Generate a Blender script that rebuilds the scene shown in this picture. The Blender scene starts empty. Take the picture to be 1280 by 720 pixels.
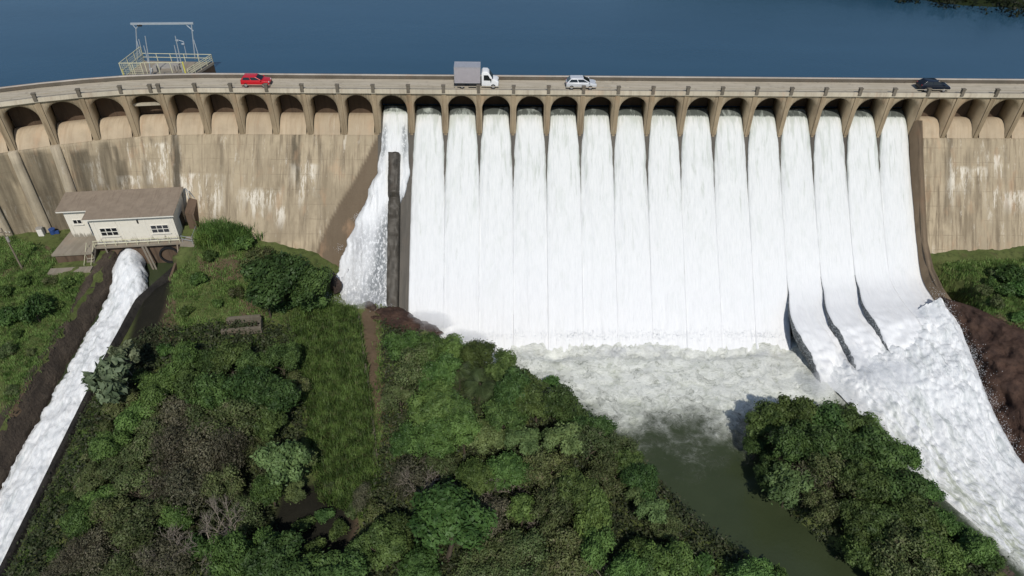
import bpy, bmesh, math, random
import numpy as np
from mathutils import Vector, Matrix, noise as mnoise

SC = bpy.context.scene
COL = SC.collection
rng = np.random.default_rng(7)
random.seed(7)
R = math.radians

# ------------------------------------------------------------------ camera
FPX, PITCH, ROLL = 880.0, R(38.8), R(1.1)
CAM = np.array([0.0, 0.0, 40.0])
def ray(px, py):
    u = (px-640)/FPX; v = (360-py)/FPX
    cu = u*math.cos(ROLL)-v*math.sin(ROLL); cv = u*math.sin(ROLL)+v*math.cos(ROLL)
    return np.array([cu, math.cos(PITCH)+cv*math.sin(PITCH), -math.sin(PITCH)+cv*math.cos(PITCH)])
def at_z(px, py, z):                      # where the photo's pixel meets the level z
    d = ray(px, py); return CAM+d*((z-40)/d[2])
def at_y(px, py, y):
    d = ray(px, py); return CAM+d*(y/d[1])
cam = bpy.data.cameras.new('camera'); cam_o = bpy.data.objects.new('camera', cam); COL.objects.link(cam_o)
U = Vector((0, math.sin(PITCH), math.cos(PITCH))); Fw = Vector((0, math.cos(PITCH), -math.sin(PITCH))); X = Vector((1, 0, 0))
rt = X*math.cos(ROLL)+U*math.sin(ROLL); up = -X*math.sin(ROLL)+U*math.cos(ROLL)
m = Matrix((rt, up, -Fw)).transposed().to_4x4(); m.translation = Vector(CAM); cam_o.matrix_world = m
cam.sensor_width = 36; cam.lens = 36*FPX/1280; cam.clip_end = 5000; cam.clip_start = .5
SC.camera = cam_o

# ------------------------------------------------------------------ light
SUN_AZ, SUN_EL = R(7), R(47)             # the sun stands behind the camera, a little to its right
tos = Vector((math.sin(SUN_AZ)*math.cos(SUN_EL), -math.cos(SUN_AZ)*math.cos(SUN_EL), math.sin(SUN_EL)))
sl = bpy.data.lights.new('sun', 'SUN'); sl.energy = 3.3; sl.angle = R(.53); sl.color = (1, .95, .87)
so = bpy.data.objects.new('sun', sl); COL.objects.link(so); so.rotation_euler = tos.to_track_quat('Z', 'Y').to_euler(); so.location = (20, -60, 120)
w = bpy.data.worlds.new('World'); SC.world = w; w.use_nodes = True
nt = w.node_tree; sky = nt.nodes.new('ShaderNodeTexSky'); sky.sky_type = 'NISHITA'; sky.sun_disc = False
sky.sun_elevation = SUN_EL; sky.sun_rotation = R(180)-SUN_AZ; sky.altitude = 500; sky.air_density = 1.0; sky.dust_density = .6; sky.ozone_density = 1.2
bg = nt.nodes['Background']; bg.inputs[1].default_value = .085; nt.links.new(sky.outputs[0], bg.inputs[0])
SC.view_settings.view_transform = 'Standard'; SC.view_settings.look = 'None'; SC.view_settings.exposure = 0; SC.view_settings.gamma = 1
SC.view_settings.use_curve_mapping = False
SC.cycles.max_bounces = 5; SC.cycles.diffuse_bounces = 3; SC.cycles.transmission_bounces = 3; SC.cycles.use_denoising = True

# ------------------------------------------------------------------ material helpers
class N:
    def __init__(s, name):
        s.m = bpy.data.materials.new(name); s.m.use_nodes = True; s.t = s.m.node_tree
        s.b = s.t.nodes['Principled BSDF']; s.out = s.t.nodes['Material Output']
    def n(s, typ, **kw):
        q = s.t.nodes.new(typ)
        for k, v in kw.items(): setattr(q, k, v)
        return q
    def set(s, sock, v):
        if isinstance(v, bpy.types.NodeSocket): s.t.links.new(v, sock)
        elif isinstance(v, (tuple, list)) and len(v) == 3 and sock.type == 'RGBA': sock.default_value = (*v, 1)
        else: sock.default_value = v
    def pos(s): return s.n('ShaderNodeNewGeometry').outputs['Position']
    def obj(s): return s.n('ShaderNodeTexCoord').outputs['Object']
    def uv(s): return s.n('ShaderNodeTexCoord').outputs['UV']
    def rand(s): return s.n('ShaderNodeObjectInfo').outputs['Random']
    def attr(s, name): return s.n('ShaderNodeAttribute', attribute_name=name).outputs['Fac']
    def scale(s, v, sc, loc=(0, 0, 0)):
        q = s.n('ShaderNodeMapping'); s.set(q.inputs[0], v); q.inputs['Scale'].default_value = sc; q.inputs['Location'].default_value = loc
        return q.outputs[0]
    def noise(s, v, sc=1, det=4, rough=.55, dist=0):
        q = s.n('ShaderNodeTexNoise'); s.set(q.inputs['Vector'], v)
        q.inputs['Scale'].default_value = sc; q.inputs['Detail'].default_value = det
        q.inputs['Roughness'].default_value = rough; q.inputs['Distortion'].default_value = dist
        return q.outputs['Fac']
    def ramp(s, f, a, b):
        q = s.n('ShaderNodeMapRange', interpolation_type='SMOOTHSTEP'); s.set(q.inputs[0], f)
        q.inputs[1].default_value = a; q.inputs[2].default_value = b
        return q.outputs[0]
    def mul(s, a, b): return s.math('MULTIPLY', a, b)
    def math(s, op, a, b=0.0):
        q = s.n('ShaderNodeMath', operation=op); s.set(q.inputs[0], a); s.set(q.inputs[1], b); return q.outputs[0]
    def mix(s, f, a, b, mode='MIX'):
        q = s.n('ShaderNodeMix', data_type='RGBA', blend_type=mode); s.set(q.inputs[0], f); s.set(q.inputs[6], a); s.set(q.inputs[7], b)
        return q.outputs[2]
    def bump(s, h, strength=.5, dist=.1):
        q = s.n('ShaderNodeBump'); q.inputs['Strength'].default_value = strength; q.inputs['Distance'].default_value = dist
        s.set(q.inputs['Height'], h); s.set(s.b.inputs['Normal'], q.outputs[0])
    def fin(s, col, rough=.8, spec=.3, metal=0):
        s.set(s.b.inputs['Base Color'], col); s.set(s.b.inputs['Roughness'], rough)
        s.b.inputs['Specular IOR Level'].default_value = spec; s.b.inputs['Metallic'].default_value = metal
        return s.m

def plain(name, col, rough=.6, spec=.4, metal=0, var=.12, sc=3.0):
    k = N(name); v = k.noise(k.obj(), sc, 4)
    c2 = tuple(max(0, x*(1-var*2.2)) for x in col); c1 = tuple(min(1, x*(1+var)) for x in col)
    return k.fin(k.mix(v, c2, c1), rough, spec, metal)

def concrete(name, base, dark, pale, streak=.75, pale_amt=.6, joints=True, rough=.9):
    k = N(name); p = k.pos()
    big = k.noise(p, .11, 3); blot = k.noise(p, .55, 5, .6); fine = k.noise(p, 5, 4, .7)
    st = k.noise(k.scale(p, (1.3, .12, .10)), 1, 6, .65)
    st2 = k.noise(k.scale(p, (3.6, .3, .16), (7, 3, 1)), 1, 4, .6)
    wh = k.noise(k.scale(p, (1.0, .2, .22), (31, 7, 3)), 1, 6, .75)
    c = k.mix(k.ramp(big, .35, .65), base, tuple(x*.82 for x in base))
    c = k.mix(k.mul(k.ramp(blot, .42, .70), .6), c, tuple(x*.7 for x in base))
    c = k.mix(k.mul(k.ramp(st, .47, .68), streak), c, dark)
    c = k.mix(k.mul(k.ramp(st2, .50, .70), streak*.7), c, dark)
    c = k.mix(k.mul(k.ramp(k.noise(k.scale(p, (.28, .10, .10), (13, 5, 2)), 1, 5, .65), .47, .66), .75 if joints else .3), c, (base[0]*.50, base[1]*.49, base[2]*.47))
    c = k.mix(k.mul(k.ramp(wh, .58, .68), pale_amt), c, pale)
    if joints:
        z = k.n('ShaderNodeSeparateXYZ'); k.set(z.inputs[0], p)
        zz = k.math('ADD', k.math('MULTIPLY', z.outputs[2], .62), k.mul(k.noise(p, .9, 3), .05))
        fr = k.math('FRACT', zz)
        line = k.math('SUBTRACT', 1.0, k.ramp(k.math('ABSOLUTE', k.math('SUBTRACT', fr, .5)), .0, .028))
        c = k.mix(k.mul(line, k.mul(k.ramp(k.noise(p, .35, 4, .7), .42, .62), .75)), c, dark)
        cell = k.n('ShaderNodeTexWhiteNoise', noise_dimensions='2D')
        cv = k.n('ShaderNodeCombineXYZ'); k.set(cv.inputs[0], k.math('FLOOR', k.mul(z.outputs[0], .2075))); k.set(cv.inputs[1], k.math('FLOOR', zz))
        k.set(cell.inputs[0], cv.outputs[0])
        c = k.mix(k.mul(cell.outputs[0], .36), c, tuple(x*.72 for x in base))
    c = k.mix(k.mul(k.attr('white'), k.ramp(k.math('ADD', k.mul(k.noise(k.scale(p, (1.1, .14, .2)), 1.0, 8, .75), .7), k.mul(k.noise(k.scale(p, (3.5, .5, .7)), 1.0, 6, .8), .3)), .475, .56)), c, pale)
    c = k.mix(k.mul(k.attr('stain'), k.math('ADD', .66, k.mul(k.ramp(st, .35, .6), .28))), c, k.mix(blot, (.075, .066, .046), (.045, .034, .024)))
    c = k.mix(k.attr('wet'), c, k.mix(blot, (.075, .052, .033), (.125, .09, .06)))  # flare beside the first fall, mixed to dark brown
    c = k.mix(k.mul(k.ramp(k.noise(k.scale(p, (.5, .22, .22), (51, 3, 8)), 1, 4, .6), .54, .72), .4), c, (base[0]*.95, base[1]*.72, base[2]*.62))
    c = k.mix(k.mul(fine, .25), c, tuple(x*.6 for x in base))
    k.bump(k.math('ADD', fine, k.mul(st, 1.5)), .35, .05)
    return k.fin(c, rough, .25)

M = {}
M['wall'] = concrete('weathered_concrete', (.47, .388, .268), (.13, .098, .064), (.70, .65, .55), .85, .6)
M['arcade'] = concrete('arcade_concrete', (.46, .37, .25), (.15, .105, .065), (.54, .48, .38), .65, .3, False)
M['sill'] = concrete('sill_concrete', (.50, .405, .285), (.26, .175, .105), (.60, .54, .44), .38, .3, False)
M['fascia'] = concrete('fascia_concrete', (.50, .45, .35), (.25, .20, .15), (.46, .43, .37), .5, .3, False)
M['parapet'] = concrete('parapet_concrete', (.50, .455, .40), (.36, .31, .25), (.55, .53, .5), .15, .3, False)
M['post'] = concrete('post_concrete', (.19, .165, .13), (.07, .06, .045), (.25, .23, .2), .5, .2, False)
M['wetrock'] = concrete('wet_concrete', (.09, .08, .065), (.03, .027, .022), (.16, .15, .13), .8, .3, False, .5)
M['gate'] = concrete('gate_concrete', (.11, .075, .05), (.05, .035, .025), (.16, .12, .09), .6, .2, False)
M['slab'] = concrete('slab_concrete', (.33, .29, .23), (.18, .15, .11), (.45, .42, .36), .4, .3, False)
M['ruinc'] = concrete('mossy_concrete', (.19, .165, .125), (.07, .06, .045), (.34, .32, .28), .6, .5, False)
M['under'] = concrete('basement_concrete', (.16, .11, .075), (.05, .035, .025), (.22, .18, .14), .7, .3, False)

M['pilaster'] = concrete('pilaster_concrete', (.37, .29, .19), (.14, .10, .06), (.48, .42, .33), .8, .3, False)
M['buttress'] = concrete('buttress_concrete', (.48, .41, .30), (.2, .16, .12), (.58, .54, .47), .6, .6, False)
def road_mat():
    k = N('road_surface'); p = k.pos()
    a = k.noise(k.scale(p, (.25, 2.2, 1)), 1, 5); b = k.noise(p, 1.3, 5, .65); f = k.noise(p, 14, 3)
    c = k.mix(k.ramp(a, .4, .65), (.44, .39, .30), (.52, .465, .37))
    c = k.mix(k.mul(k.ramp(b, .52, .75), .5), c, (.20, .17, .135))
    c = k.mix(k.mul(f, .3), c, (.23, .2, .16))
    k.bump(f, .2, .02); return k.fin(c, .9, .2)
M['road'] = road_mat()

def lake_mat():
    k = N('lake_water'); p = k.pos()
    big = k.noise(k.scale(p, (.012, .05, 1)), 1, 4); a = k.noise(p, .5, 4, .6); b = k.noise(p, 2.2, 3)
    c = k.mix(k.ramp(big, .35, .7), (.023, .068, .112), (.029, .080, .130))
    k.bump(k.math('ADD', a, k.mul(b, .4)), .06, .3)
    return k.fin(c, .16, .5)
M['lake'] = lake_mat()

def nappe_mat():
    # aerated falling water: white foam with clear grey-green streaks near the crest
    k = N('falling_water'); uv = k.uv()
    s1 = k.noise(k.scale(uv, (1.5, .16, 1)), 1, 7, .62, .3); s2 = k.noise(k.scale(uv, (5.5, .5, 1), (9, 2, 0)), 1, 5, .65)
    gap = k.attr('clear')
    th = k.math('SUBTRACT', .78, k.mul(gap, .42))
    f1 = k.math('GREATER_THAN', s1, th)
    q = k.n('ShaderNodeMapRange', interpolation_type='SMOOTHSTEP'); k.set(q.inputs[0], s1); k.set(q.inputs[1], th); k.set(q.inputs[2], k.math('ADD', th, .16))
    c = k.mix(k.mul(k.ramp(s2, .42, .72), .5), (.77, .78, .80), (.62, .645, .675))
    c = k.mix(k.math('MINIMUM', 1.0, k.mul(gap, 1.25)), k.mix(k.mul(k.ramp(s2, .42, .72), .4), (.79, .80, .82), (.71, .73, .755)), k.mix(k.mul(k.ramp(s2, .38, .70), .6), (.68, .695, .685), (.53, .56, .55)))
    c = k.mix(k.mul(q.outputs[0], .55), c, (.40, .44, .385))
    c = k.mix(k.ramp(k.math('ADD', gap, k.mul(k.math('SUBTRACT', s2, .5), .8)), 1.12, 1.42), c, (.085, .095, .085))
    pul = k.noise(k.scale(uv, (.55, .22, 1), (2, 8, 0)), 1, 6, .65, .6)
    c = k.mix(k.mul(k.ramp(pul, .50, .72), k.mul(k.math('ADD', .06, gap), .5)), c, (.50, .545, .50))
    sp = k.noise(k.scale(uv, (3.2, 1.4, 1), (3, 5, 0)), 1, 6, .8)
    c = k.mix(k.mul(k.attr('speck'), k.mul(k.ramp(sp, .40, .52), .85)), c, (.11, .125, .135))
    k.bump(k.math('ADD', k.math('ADD', s1, k.mul(s2, .5)), pul), .45, .22)
    return k.fin(c, .6, .25)
M['nappe'] = nappe_mat()

def flank_mat():
    k = N('broken_water_painted_shade'); p = k.pos()
    a = k.noise(k.scale(p, (1, 1, 1.0)), 6.5, 5, .8); b = k.noise(p, 1.6, 3)
    c = k.mix(k.ramp(a, .50, .62), (.05, .06, .068), (.62, .66, .68))  # shade on the jet's flank painted near-black, speckled with white drops
    c = k.mix(k.ramp(b, .62, .8), c, (.55, .58, .6))
    k.bump(a, .9, .2); return k.fin(c, .5, .3)
M['flank'] = flank_mat()

def river_mat():
    k = N('river_water'); p = k.pos(); foam = k.attr('foam')
    d = k.n('ShaderNodeVectorMath', operation='ADD'); k.set(d.inputs[0], p)
    wob = k.n('ShaderNodeTexNoise'); k.set(wob.inputs['Vector'], p); wob.inputs['Scale'].default_value = .5; wob.inputs['Detail'].default_value = 5
    sc = k.n('ShaderNodeVectorMath', operation='SCALE'); k.set(sc.inputs[0], wob.outputs['Color']); sc.inputs['Scale'].default_value = 4.2
    k.set(d.inputs[1], sc.outputs[0]); q = d.outputs[0]
    a = k.noise(q, .42, 8, .66, .4); b = k.noise(q, 1.3, 7, .7, .6); c3 = k.noise(q, 3.4, 5, .7, .5)
    def rid(x, w_): return k.math('MAXIMUM', 0.0, k.math('SUBTRACT', 1.0, k.math('MULTIPLY', k.math('ABSOLUTE', k.math('SUBTRACT', x, .5)), w_)))
    web = k.math('MAXIMUM', rid(a, 6.0), k.math('MAXIMUM', k.mul(rid(b, 5.5), .85), k.mul(rid(c3, 5.0), .5)))
    big = k.noise(p, .16, 4, .6)
    lev = k.math('ADD', foam, k.math('MULTIPLY', k.math('SUBTRACT', big, .5), k.math('MULTIPLY', .7, k.math('MULTIPLY', foam, k.math('SUBTRACT', 1.25, foam)))))
    milky = k.ramp(k.math('ADD', lev, k.mul(k.math('SUBTRACT', a, .5), 1.1)), .30, .80)
    gr = k.mix(k.noise(p, .2, 3), (.032, .043, .019), (.048, .062, .030))
    ml = k.mix(k.ramp(a, .35, .65), (.34, .38, .25), (.56, .60, .47))
    gr = k.mix(milky, gr, ml)
    f = k.math('MULTIPLY', web, k.ramp(k.math('ADD', lev, k.mul(k.math('SUBTRACT', b, .5), .6)), .10, .85))
    c = k.mix(k.math('MINIMUM', 1.0, k.mul(f, 1.25)), gr, (.86, .88, .82))
    c = k.mix(k.ramp(k.math('ADD', lev, k.mul(k.math('SUBTRACT', b, .5), .5)), 1.02, 1.30), c, (.83, .85, .83))
    k.bump(k.math('ADD', k.mul(k.math('ADD', web, k.mul(b, 1.5)), k.math('ADD', foam, .05)), k.mul(k.noise(p, 3, 4), .12)), .8, .25)
    ro = k.math('ADD', .14, k.mul(k.math('MAXIMUM', f, milky), .6))
    return k.fin(c, ro, .4)
M['river'] = river_mat()

def rapid_mat():
    # white water of the rapids: streaks run with the flow (v of the UV map)
    k = N('white_water'); uv = k.uv(); p = k.pos()
    s1 = k.noise(k.scale(uv, (1.1, .22, 1)), 1, 8, .70, .6); s2 = k.noise(k.scale(uv, (2.6, .8, 1), (4, 4, 0)), 1, 6, .75, .5)
    big = k.noise(p, .3, 3)
    c = k.mix(k.ramp(s2, .40, .68), (.72, .745, .76), (.90, .905, .905))
    c = k.mix(k.mul(k.ramp(s1, .50, .66), .75), c, (.42, .46, .46))
    c = k.mix(k.mul(k.attr('speck'), k.ramp(s2, .44, .58)), c, (.11, .115, .11))
    c = k.mix(k.mul(k.attr('green'), k.ramp(s1, .42, .62)), c, (.33, .36, .24))
    k.bump(k.math('ADD', s1, k.mul(s2, .8)), .9, .16)
    return k.fin(c, .6, .25)
M['rapid'] = rapid_mat()

def ground_mat():
    k = N('grassy_ground'); p = k.pos()
    a = k.noise(p, .22, 5, .6); b = k.noise(p, 1.4, 5, .65); f = k.noise(p, 9, 4, .7)
    g = k.mix(k.ramp(a, .35, .65), (.10, .135, .038), (.15, .18, .060))
    g = k.mix(k.mul(k.ramp(b, .45, .7), .6), g, (.032, .042, .016))
    g = k.mix(k.mul(k.ramp(k.noise(p, .6, 4, .7), .56, .72), .6), g, (.115, .085, .05))
    soil = k.mix(b, (.125, .082, .054), (.20, .145, .095))
    sm = k.ramp(k.math('ADD', k.attr('soil'), k.mul(k.math('SUBTRACT', b, .5), .7)), .3, .6)
    c = k.mix(sm, g, soil)
    c = k.mix(k.attr('soil_and_painted_shade'), c, k.mix(b, (.008, .0075, .007), (.020, .018, .015)))  # black wet soil, and woodland shade painted into the ground colour
    c = k.mix(k.mul(f, .45), c, (.03, .03, .014))
    k.bump(k.math('ADD', f, b), .8, .15); return k.fin(c, .95, .15)
M['ground'] = ground_mat()

def rock_mat(name, a, b, wet=.6):
    k = N(name); p = k.pos(); n1 = k.noise(p, .5, 6, .65); n2 = k.noise(p, 3, 5, .7); n3 = k.noise(k.scale(p, (.3, .3, 1.5)), 1, 4)
    c = k.mix(k.ramp(n1, .35, .65), a, b); c = k.mix(k.mul(k.ramp(n2, .5, .7), .6), c, tuple(x*.4 for x in a))
    c = k.mix(k.mul(k.ramp(n3, .55, .7), .35), c, tuple(min(1, x*1.6) for x in b))
    k.bump(k.math('ADD', n2, k.mul(n1, 2)), .9, .25); return k.fin(c, wet, .3)
M['redrock'] = rock_mat('red_brown_rock', (.040, .022, .016), (.078, .044, .030), .7)
M['bank'] = rock_mat('brown_bank', (.058, .044, .033), (.088, .068, .050), .85)
M['blackwall'] = rock_mat('black_algae_wall', (.014, .013, .012), (.032, .028, .023), .8)
M['boulder'] = rock_mat('dark_boulder', (.045, .032, .026), (.085, .06, .045), .6)

def leaf_mat(name, a, b, dry=None, dry_amt=0.0, tr=.25):
    k = N(name); o = k.obj(); r = k.rand()
    n1 = k.noise(o, .8, 3); n2 = k.noise(o, 7.0, 2)
    c = k.mix(k.ramp(n1, .36, .64), tuple(x*.72 for x in a), tuple(x*1.30 for x in b))
    c = k.mix(k.mul(n2, .5), c, tuple(x*.5 for x in a))
    if dry: c = k.mix(k.mul(k.ramp(k.noise(o, 1.7, 4, .7), .5, .66), dry_amt), c, dry)
    hs = k.n('ShaderNodeHueSaturation'); k.set(hs.inputs['Color'], c)
    k.set(hs.inputs['Hue'], k.math('ADD', .475, k.mul(r, .045))); k.set(hs.inputs['Value'], k.math('ADD', .72, k.mul(k.math('FRACT', k.mul(r, 7.31)), .55)))
    hs.inputs['Saturation'].default_value = .95
    c = hs.outputs[0]
    k.fin(c, .55, .25)
    t = k.n('ShaderNodeBsdfTranslucent'); k.set(t.inputs[0], c); mx = k.n('ShaderNodeMixShader'); mx.inputs[0].default_value = tr
    k.t.links.new(k.b.outputs[0], mx.inputs[1]); k.t.links.new(t.outputs[0], mx.inputs[2]); k.t.links.new(mx.outputs[0], k.out.inputs[0])
    return k.m
M['leaf_dark'] = leaf_mat('dark_leaves', (0.057, 0.109, 0.025), (0.093, 0.153, 0.038))
M['leaf_green'] = leaf_mat('green_leaves', (0.075, 0.150, 0.031), (0.118, 0.202, 0.046))
M['leaf_light'] = leaf_mat('light_leaves', (0.107, 0.162, 0.048), (0.155, 0.213, 0.074))
M['leaf_olive'] = leaf_mat('olive_leaves', (0.083, 0.121, 0.038), (0.131, 0.168, 0.058), (.13, .108, .07), .7)
M['leaf_brown'] = leaf_mat('dry_leaves', (0.099, 0.101, 0.055), (0.143, 0.138, 0.082), (.16, .135, .10), .8)
M['leaf_under'] = leaf_mat('undergrowth_leaves', (.030, .044, .016), (.052, .066, .026), (.08, .064, .042), .6)  # darkened leaf colour stands in for deep shade between the crowns
M['leaf_palm'] = leaf_mat('palm_leaflets', (0.058, 0.094, 0.029), (0.089, 0.130, 0.043))
M['leaf_pale'] = leaf_mat('pale_leaves', (.11, .15, .075), (.17, .21, .115))
M['reed'] = leaf_mat('reed_blades', (0.056, 0.126, 0.023), (0.094, 0.181, 0.037), (.14, .11, .06), .4)
M['tall_grass'] = leaf_mat('tall_grass_blades', (.085, .175, .030), (.13, .235, .045), (.2, .18, .08), .2)
M['grass'] = leaf_mat('grass_blades', (0.105, 0.196, 0.036), (0.168, 0.259, 0.061), (.20, .16, .085), .5)
M['bark'] = plain('grey_brown_bark', (.10, .08, .06), .9, .2, 0, .3, 5)
M['deadwood'] = plain('pale_bare_wood', (.27, .235, .195), .85, .2, 0, .25, 5)

M['white'] = plain('white_plaster', (.74, .71, .64), .85, .2, 0, .06, 1.2)
M['white_paint'] = plain('white_vehicle_paint', (.78, .79, .8), .3, .5, 0, .03)
M['silver_paint'] = plain('silver_vehicle_paint', (.62, .64, .67), .3, .5, .2, .03)
M['red_paint'] = plain('red_vehicle_paint', (.52, .012, .022), .3, .5, 0, .05)
M['black_paint'] = plain('blue_black_vehicle_paint', (.010, .014, .026), .25, .5, 0, .05)
M['glass'] = plain('dark_window_glass', (.012, .014, .018), .08, .6, 0, .05)
M['tyre'] = plain('black_rubber', (.015, .015, .016), .8, .3)
M['rim'] = plain('alloy_grey', (.45, .45, .46), .4, .5, .5)
M['plastic'] = plain('dark_plastic', (.02, .02, .022), .6, .3)
M['lamp'] = plain('clear_lamp', (.7, .7, .7), .15, .6)
M['redlamp'] = plain('red_lamp', (.35, .01, .01), .2, .5)
M['cargo'] = plain('grey_cargo_panel', (.40, .375, .40), .5, .4, .1, .08, 2)
M['cargo_trim'] = plain('aluminium_trim', (.52, .51, .53), .4, .5, .4)
M['steel'] = plain('pale_galvanised_steel', (.42, .47, .52), .5, .4, .3, .1)
M['yellow'] = plain('pale_yellow_paint', (.62, .60, .42), .6, .3, 0, .15)
M['brightyellow'] = plain('bright_yellow_paint', (.62, .58, .12), .6, .3, 0, .15)
M['blue'] = plain('blue_plastic', (.03, .07, .22), .5, .4)
M['woodpole'] = plain('weathered_timber', (.24, .20, .15), .9, .2, 0, .3, 4)
def roof_mat():
    k = N('brown_roof_sheet'); p = k.obj(); a = k.noise(p, .9, 5, .65); f = k.noise(p, 9, 3)
    st = k.noise(k.scale(p, (4, .35, 1)), 1, 4)
    c = k.mix(k.ramp(a, .35, .7), (.235, .190, .145), (.285, .232, .178)); c = k.mix(k.mul(k.ramp(st, .5, .75), .4), c, (.14, .10, .075))
    k.bump(f, .2, .02); return k.fin(c, .85, .2)
M['roof'] = roof_mat()
def plaster_mat():
    k = N('stained_white_plaster'); p = k.obj(); z = k.n('ShaderNodeSeparateXYZ'); k.set(z.inputs[0], p)
    low = k.ramp(z.outputs[2], 1.0, .0); st = k.noise(k.scale(p, (2.5, 2.5, .5)), 1, 6, .7)
    c = k.mix(k.noise(p, 1.5, 4), (.66, .62, .53), (.74, .71, .63))
    c = k.mix(k.mul(k.ramp(k.math('ADD', st, k.mul(low, .28)), .56, .78), .8), c, (.17, .15, .11))
    return k.fin(c, .9, .2)
M['plaster'] = plaster_mat()
M['greyplaster'] = plain('grey_plaster', (.34, .32, .29), .9, .2, 0, .15, 1.5)

# ------------------------------------------------------------------ mesh helpers
def link(o, parent=None):
    COL.objects.link(o)
    if parent is not None: o.parent = parent
    return o
def tag(o, label=None, cat=None, group=None, kind=None):
    if label: o['label'] = label
    if cat: o['category'] = cat
    if group: o['group'] = group
    if kind: o['kind'] = kind
    return o
def empty(name, loc=(0, 0, 0), rz=0.0):
    o = bpy.data.objects.new(name, None); o.location = loc; o.rotation_euler = (0, 0, rz); o.empty_display_size = .3
    return link(o)
def mesh_np(name, V, Fq, mat, parent=None, smooth=False, attrs=None, uv=None, mats=None, midx=None):
    me = bpy.data.meshes.new(name)
    V = np.asarray(V, np.float32); Fq = np.asarray(Fq, np.int32); k = Fq.shape[1]
    me.vertices.add(len(V)); me.vertices.foreach_set('co', V.ravel())
    me.loops.add(Fq.size); me.loops.foreach_set('vertex_index', Fq.ravel())
    me.polygons.add(len(Fq)); me.polygons.foreach_set('loop_start', np.arange(0, Fq.size, k, dtype=np.int32))
    me.polygons.foreach_set('loop_total', np.full(len(Fq), k, np.int32))
    if smooth: me.polygons.foreach_set('use_smooth', np.ones(len(Fq), bool))
    for mm in (mats or [mat]): me.materials.append(mm)
    if midx is not None: me.polygons.foreach_set('material_index', np.asarray(midx, np.int32))
    for an, av in (attrs or {}).items():
        a = me.attributes.new(an, 'FLOAT', 'POINT'); a.data.foreach_set('value', np.asarray(av, np.float32).ravel())
    if uv is not None:
        l = me.uv_layers.new(name='UVMap'); l.data.foreach_set('uv', np.asarray(uv, np.float32)[Fq.ravel()].ravel())
    me.update(); me.validate()
    return link(bpy.data.objects.new(name, me), parent)
def grid_faces(nu, nv):
    i, j = np.meshgrid(np.arange(nu-1), np.arange(nv-1), indexing='ij'); a = i*nv+j
    return np.stack([a, a+nv, a+nv+1, a+1], -1).reshape(-1, 4)

class MB:
    def __init__(s): s.v = []; s.f = []
    def poly(s, pts, faces):
        b = len(s.v); s.v += [tuple(map(float, p)) for p in pts]; s.f += [tuple(b+i for i in f) for f in faces]; return s
    def box(s, c, sz, rz=0.0, taper=1.0):
        x, y, z = [q/2 for q in sz]; ca, sa = math.cos(rz), math.sin(rz); P = []
        for dz in (-1, 1):
            t = 1 if dz < 0 else taper
            for dx, dy in ((-1, -1), (1, -1), (1, 1), (-1, 1)):
                a, b = dx*x*t, dy*y*t; P.append((c[0]+a*ca-b*sa, c[1]+a*sa+b*ca, c[2]+dz*z))
        return s.poly(P, [(3, 2, 1, 0), (4, 5, 6, 7), (0, 1, 5, 4), (1, 2, 6, 5), (2, 3, 7, 6), (3, 0, 4, 7)])
    def tube(s, a, b, r, r2=None, n=8, cap=True):
        a, b = Vector(a), Vector(b); d = b-a
        if d.length < 1e-6: return s
        q = d.to_track_quat('Z', 'Y'); r2 = r if r2 is None else r2; P = []
        for o, rr in ((a, r), (b, r2)):
            for i in range(n):
                t = 2*math.pi*i/n; P.append(o+q@Vector((rr*math.cos(t), rr*math.sin(t), 0)))
        F = [(i, (i+1) % n, n+(i+1) % n, n+i) for i in range(n)]
        if cap: F += [tuple(range(n-1, -1, -1)), tuple(range(n, 2*n))]
        return s.poly(P, F)
    def bar(s, a, b, w_, h_):
        a, b = Vector(a), Vector(b); q = (b-a).to_track_quat('Z', 'Y'); P = []
        for o in (a, b):
            for dx, dy in ((-1, -1), (1, -1), (1, 1), (-1, 1)): P.append(o+q@Vector((dx*w_/2, dy*h_/2, 0)))
        return s.poly(P, [(3, 2, 1, 0), (4, 5, 6, 7), (0, 1, 5, 4), (1, 2, 6, 5), (2, 3, 7, 6), (3, 0, 4, 7)])
    def prism(s, prof, y0, y1, inset=0.0):   # profile in xz extruded along y
        n = len(prof); P = [(x, y0, z) for x, z in prof]+[(x, y1, z) for x, z in prof]
        return s.poly(P, [tuple(range(n)), tuple(range(2*n-1, n-1, -1))]+[(i, n+i, n+(i+1) % n, (i+1) % n) for i in range(n)])
    def build(s, name, mat, parent=None, bevel=0.0, smooth=False, seg=2):
        me = bpy.data.meshes.new(name); me.from_pydata(s.v, [], s.f); me.materials.append(mat)
        bm = bmesh.new(); bm.from_mesh(me); bmesh.ops.recalc_face_normals(bm, faces=bm.faces)
        if bevel: bmesh.ops.bevel(bm, geom=[e for e in bm.edges if len(e.link_faces) == 2 and e.calc_face_angle(0) > .5], offset=bevel, segments=seg, affect='EDGES', profile=.6)
        if smooth:
            for f in bm.faces: f.smooth = True
        bm.to_mesh(me); bm.free(); me.update()
        return link(bpy.data.objects.new(name, me), parent)

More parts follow.
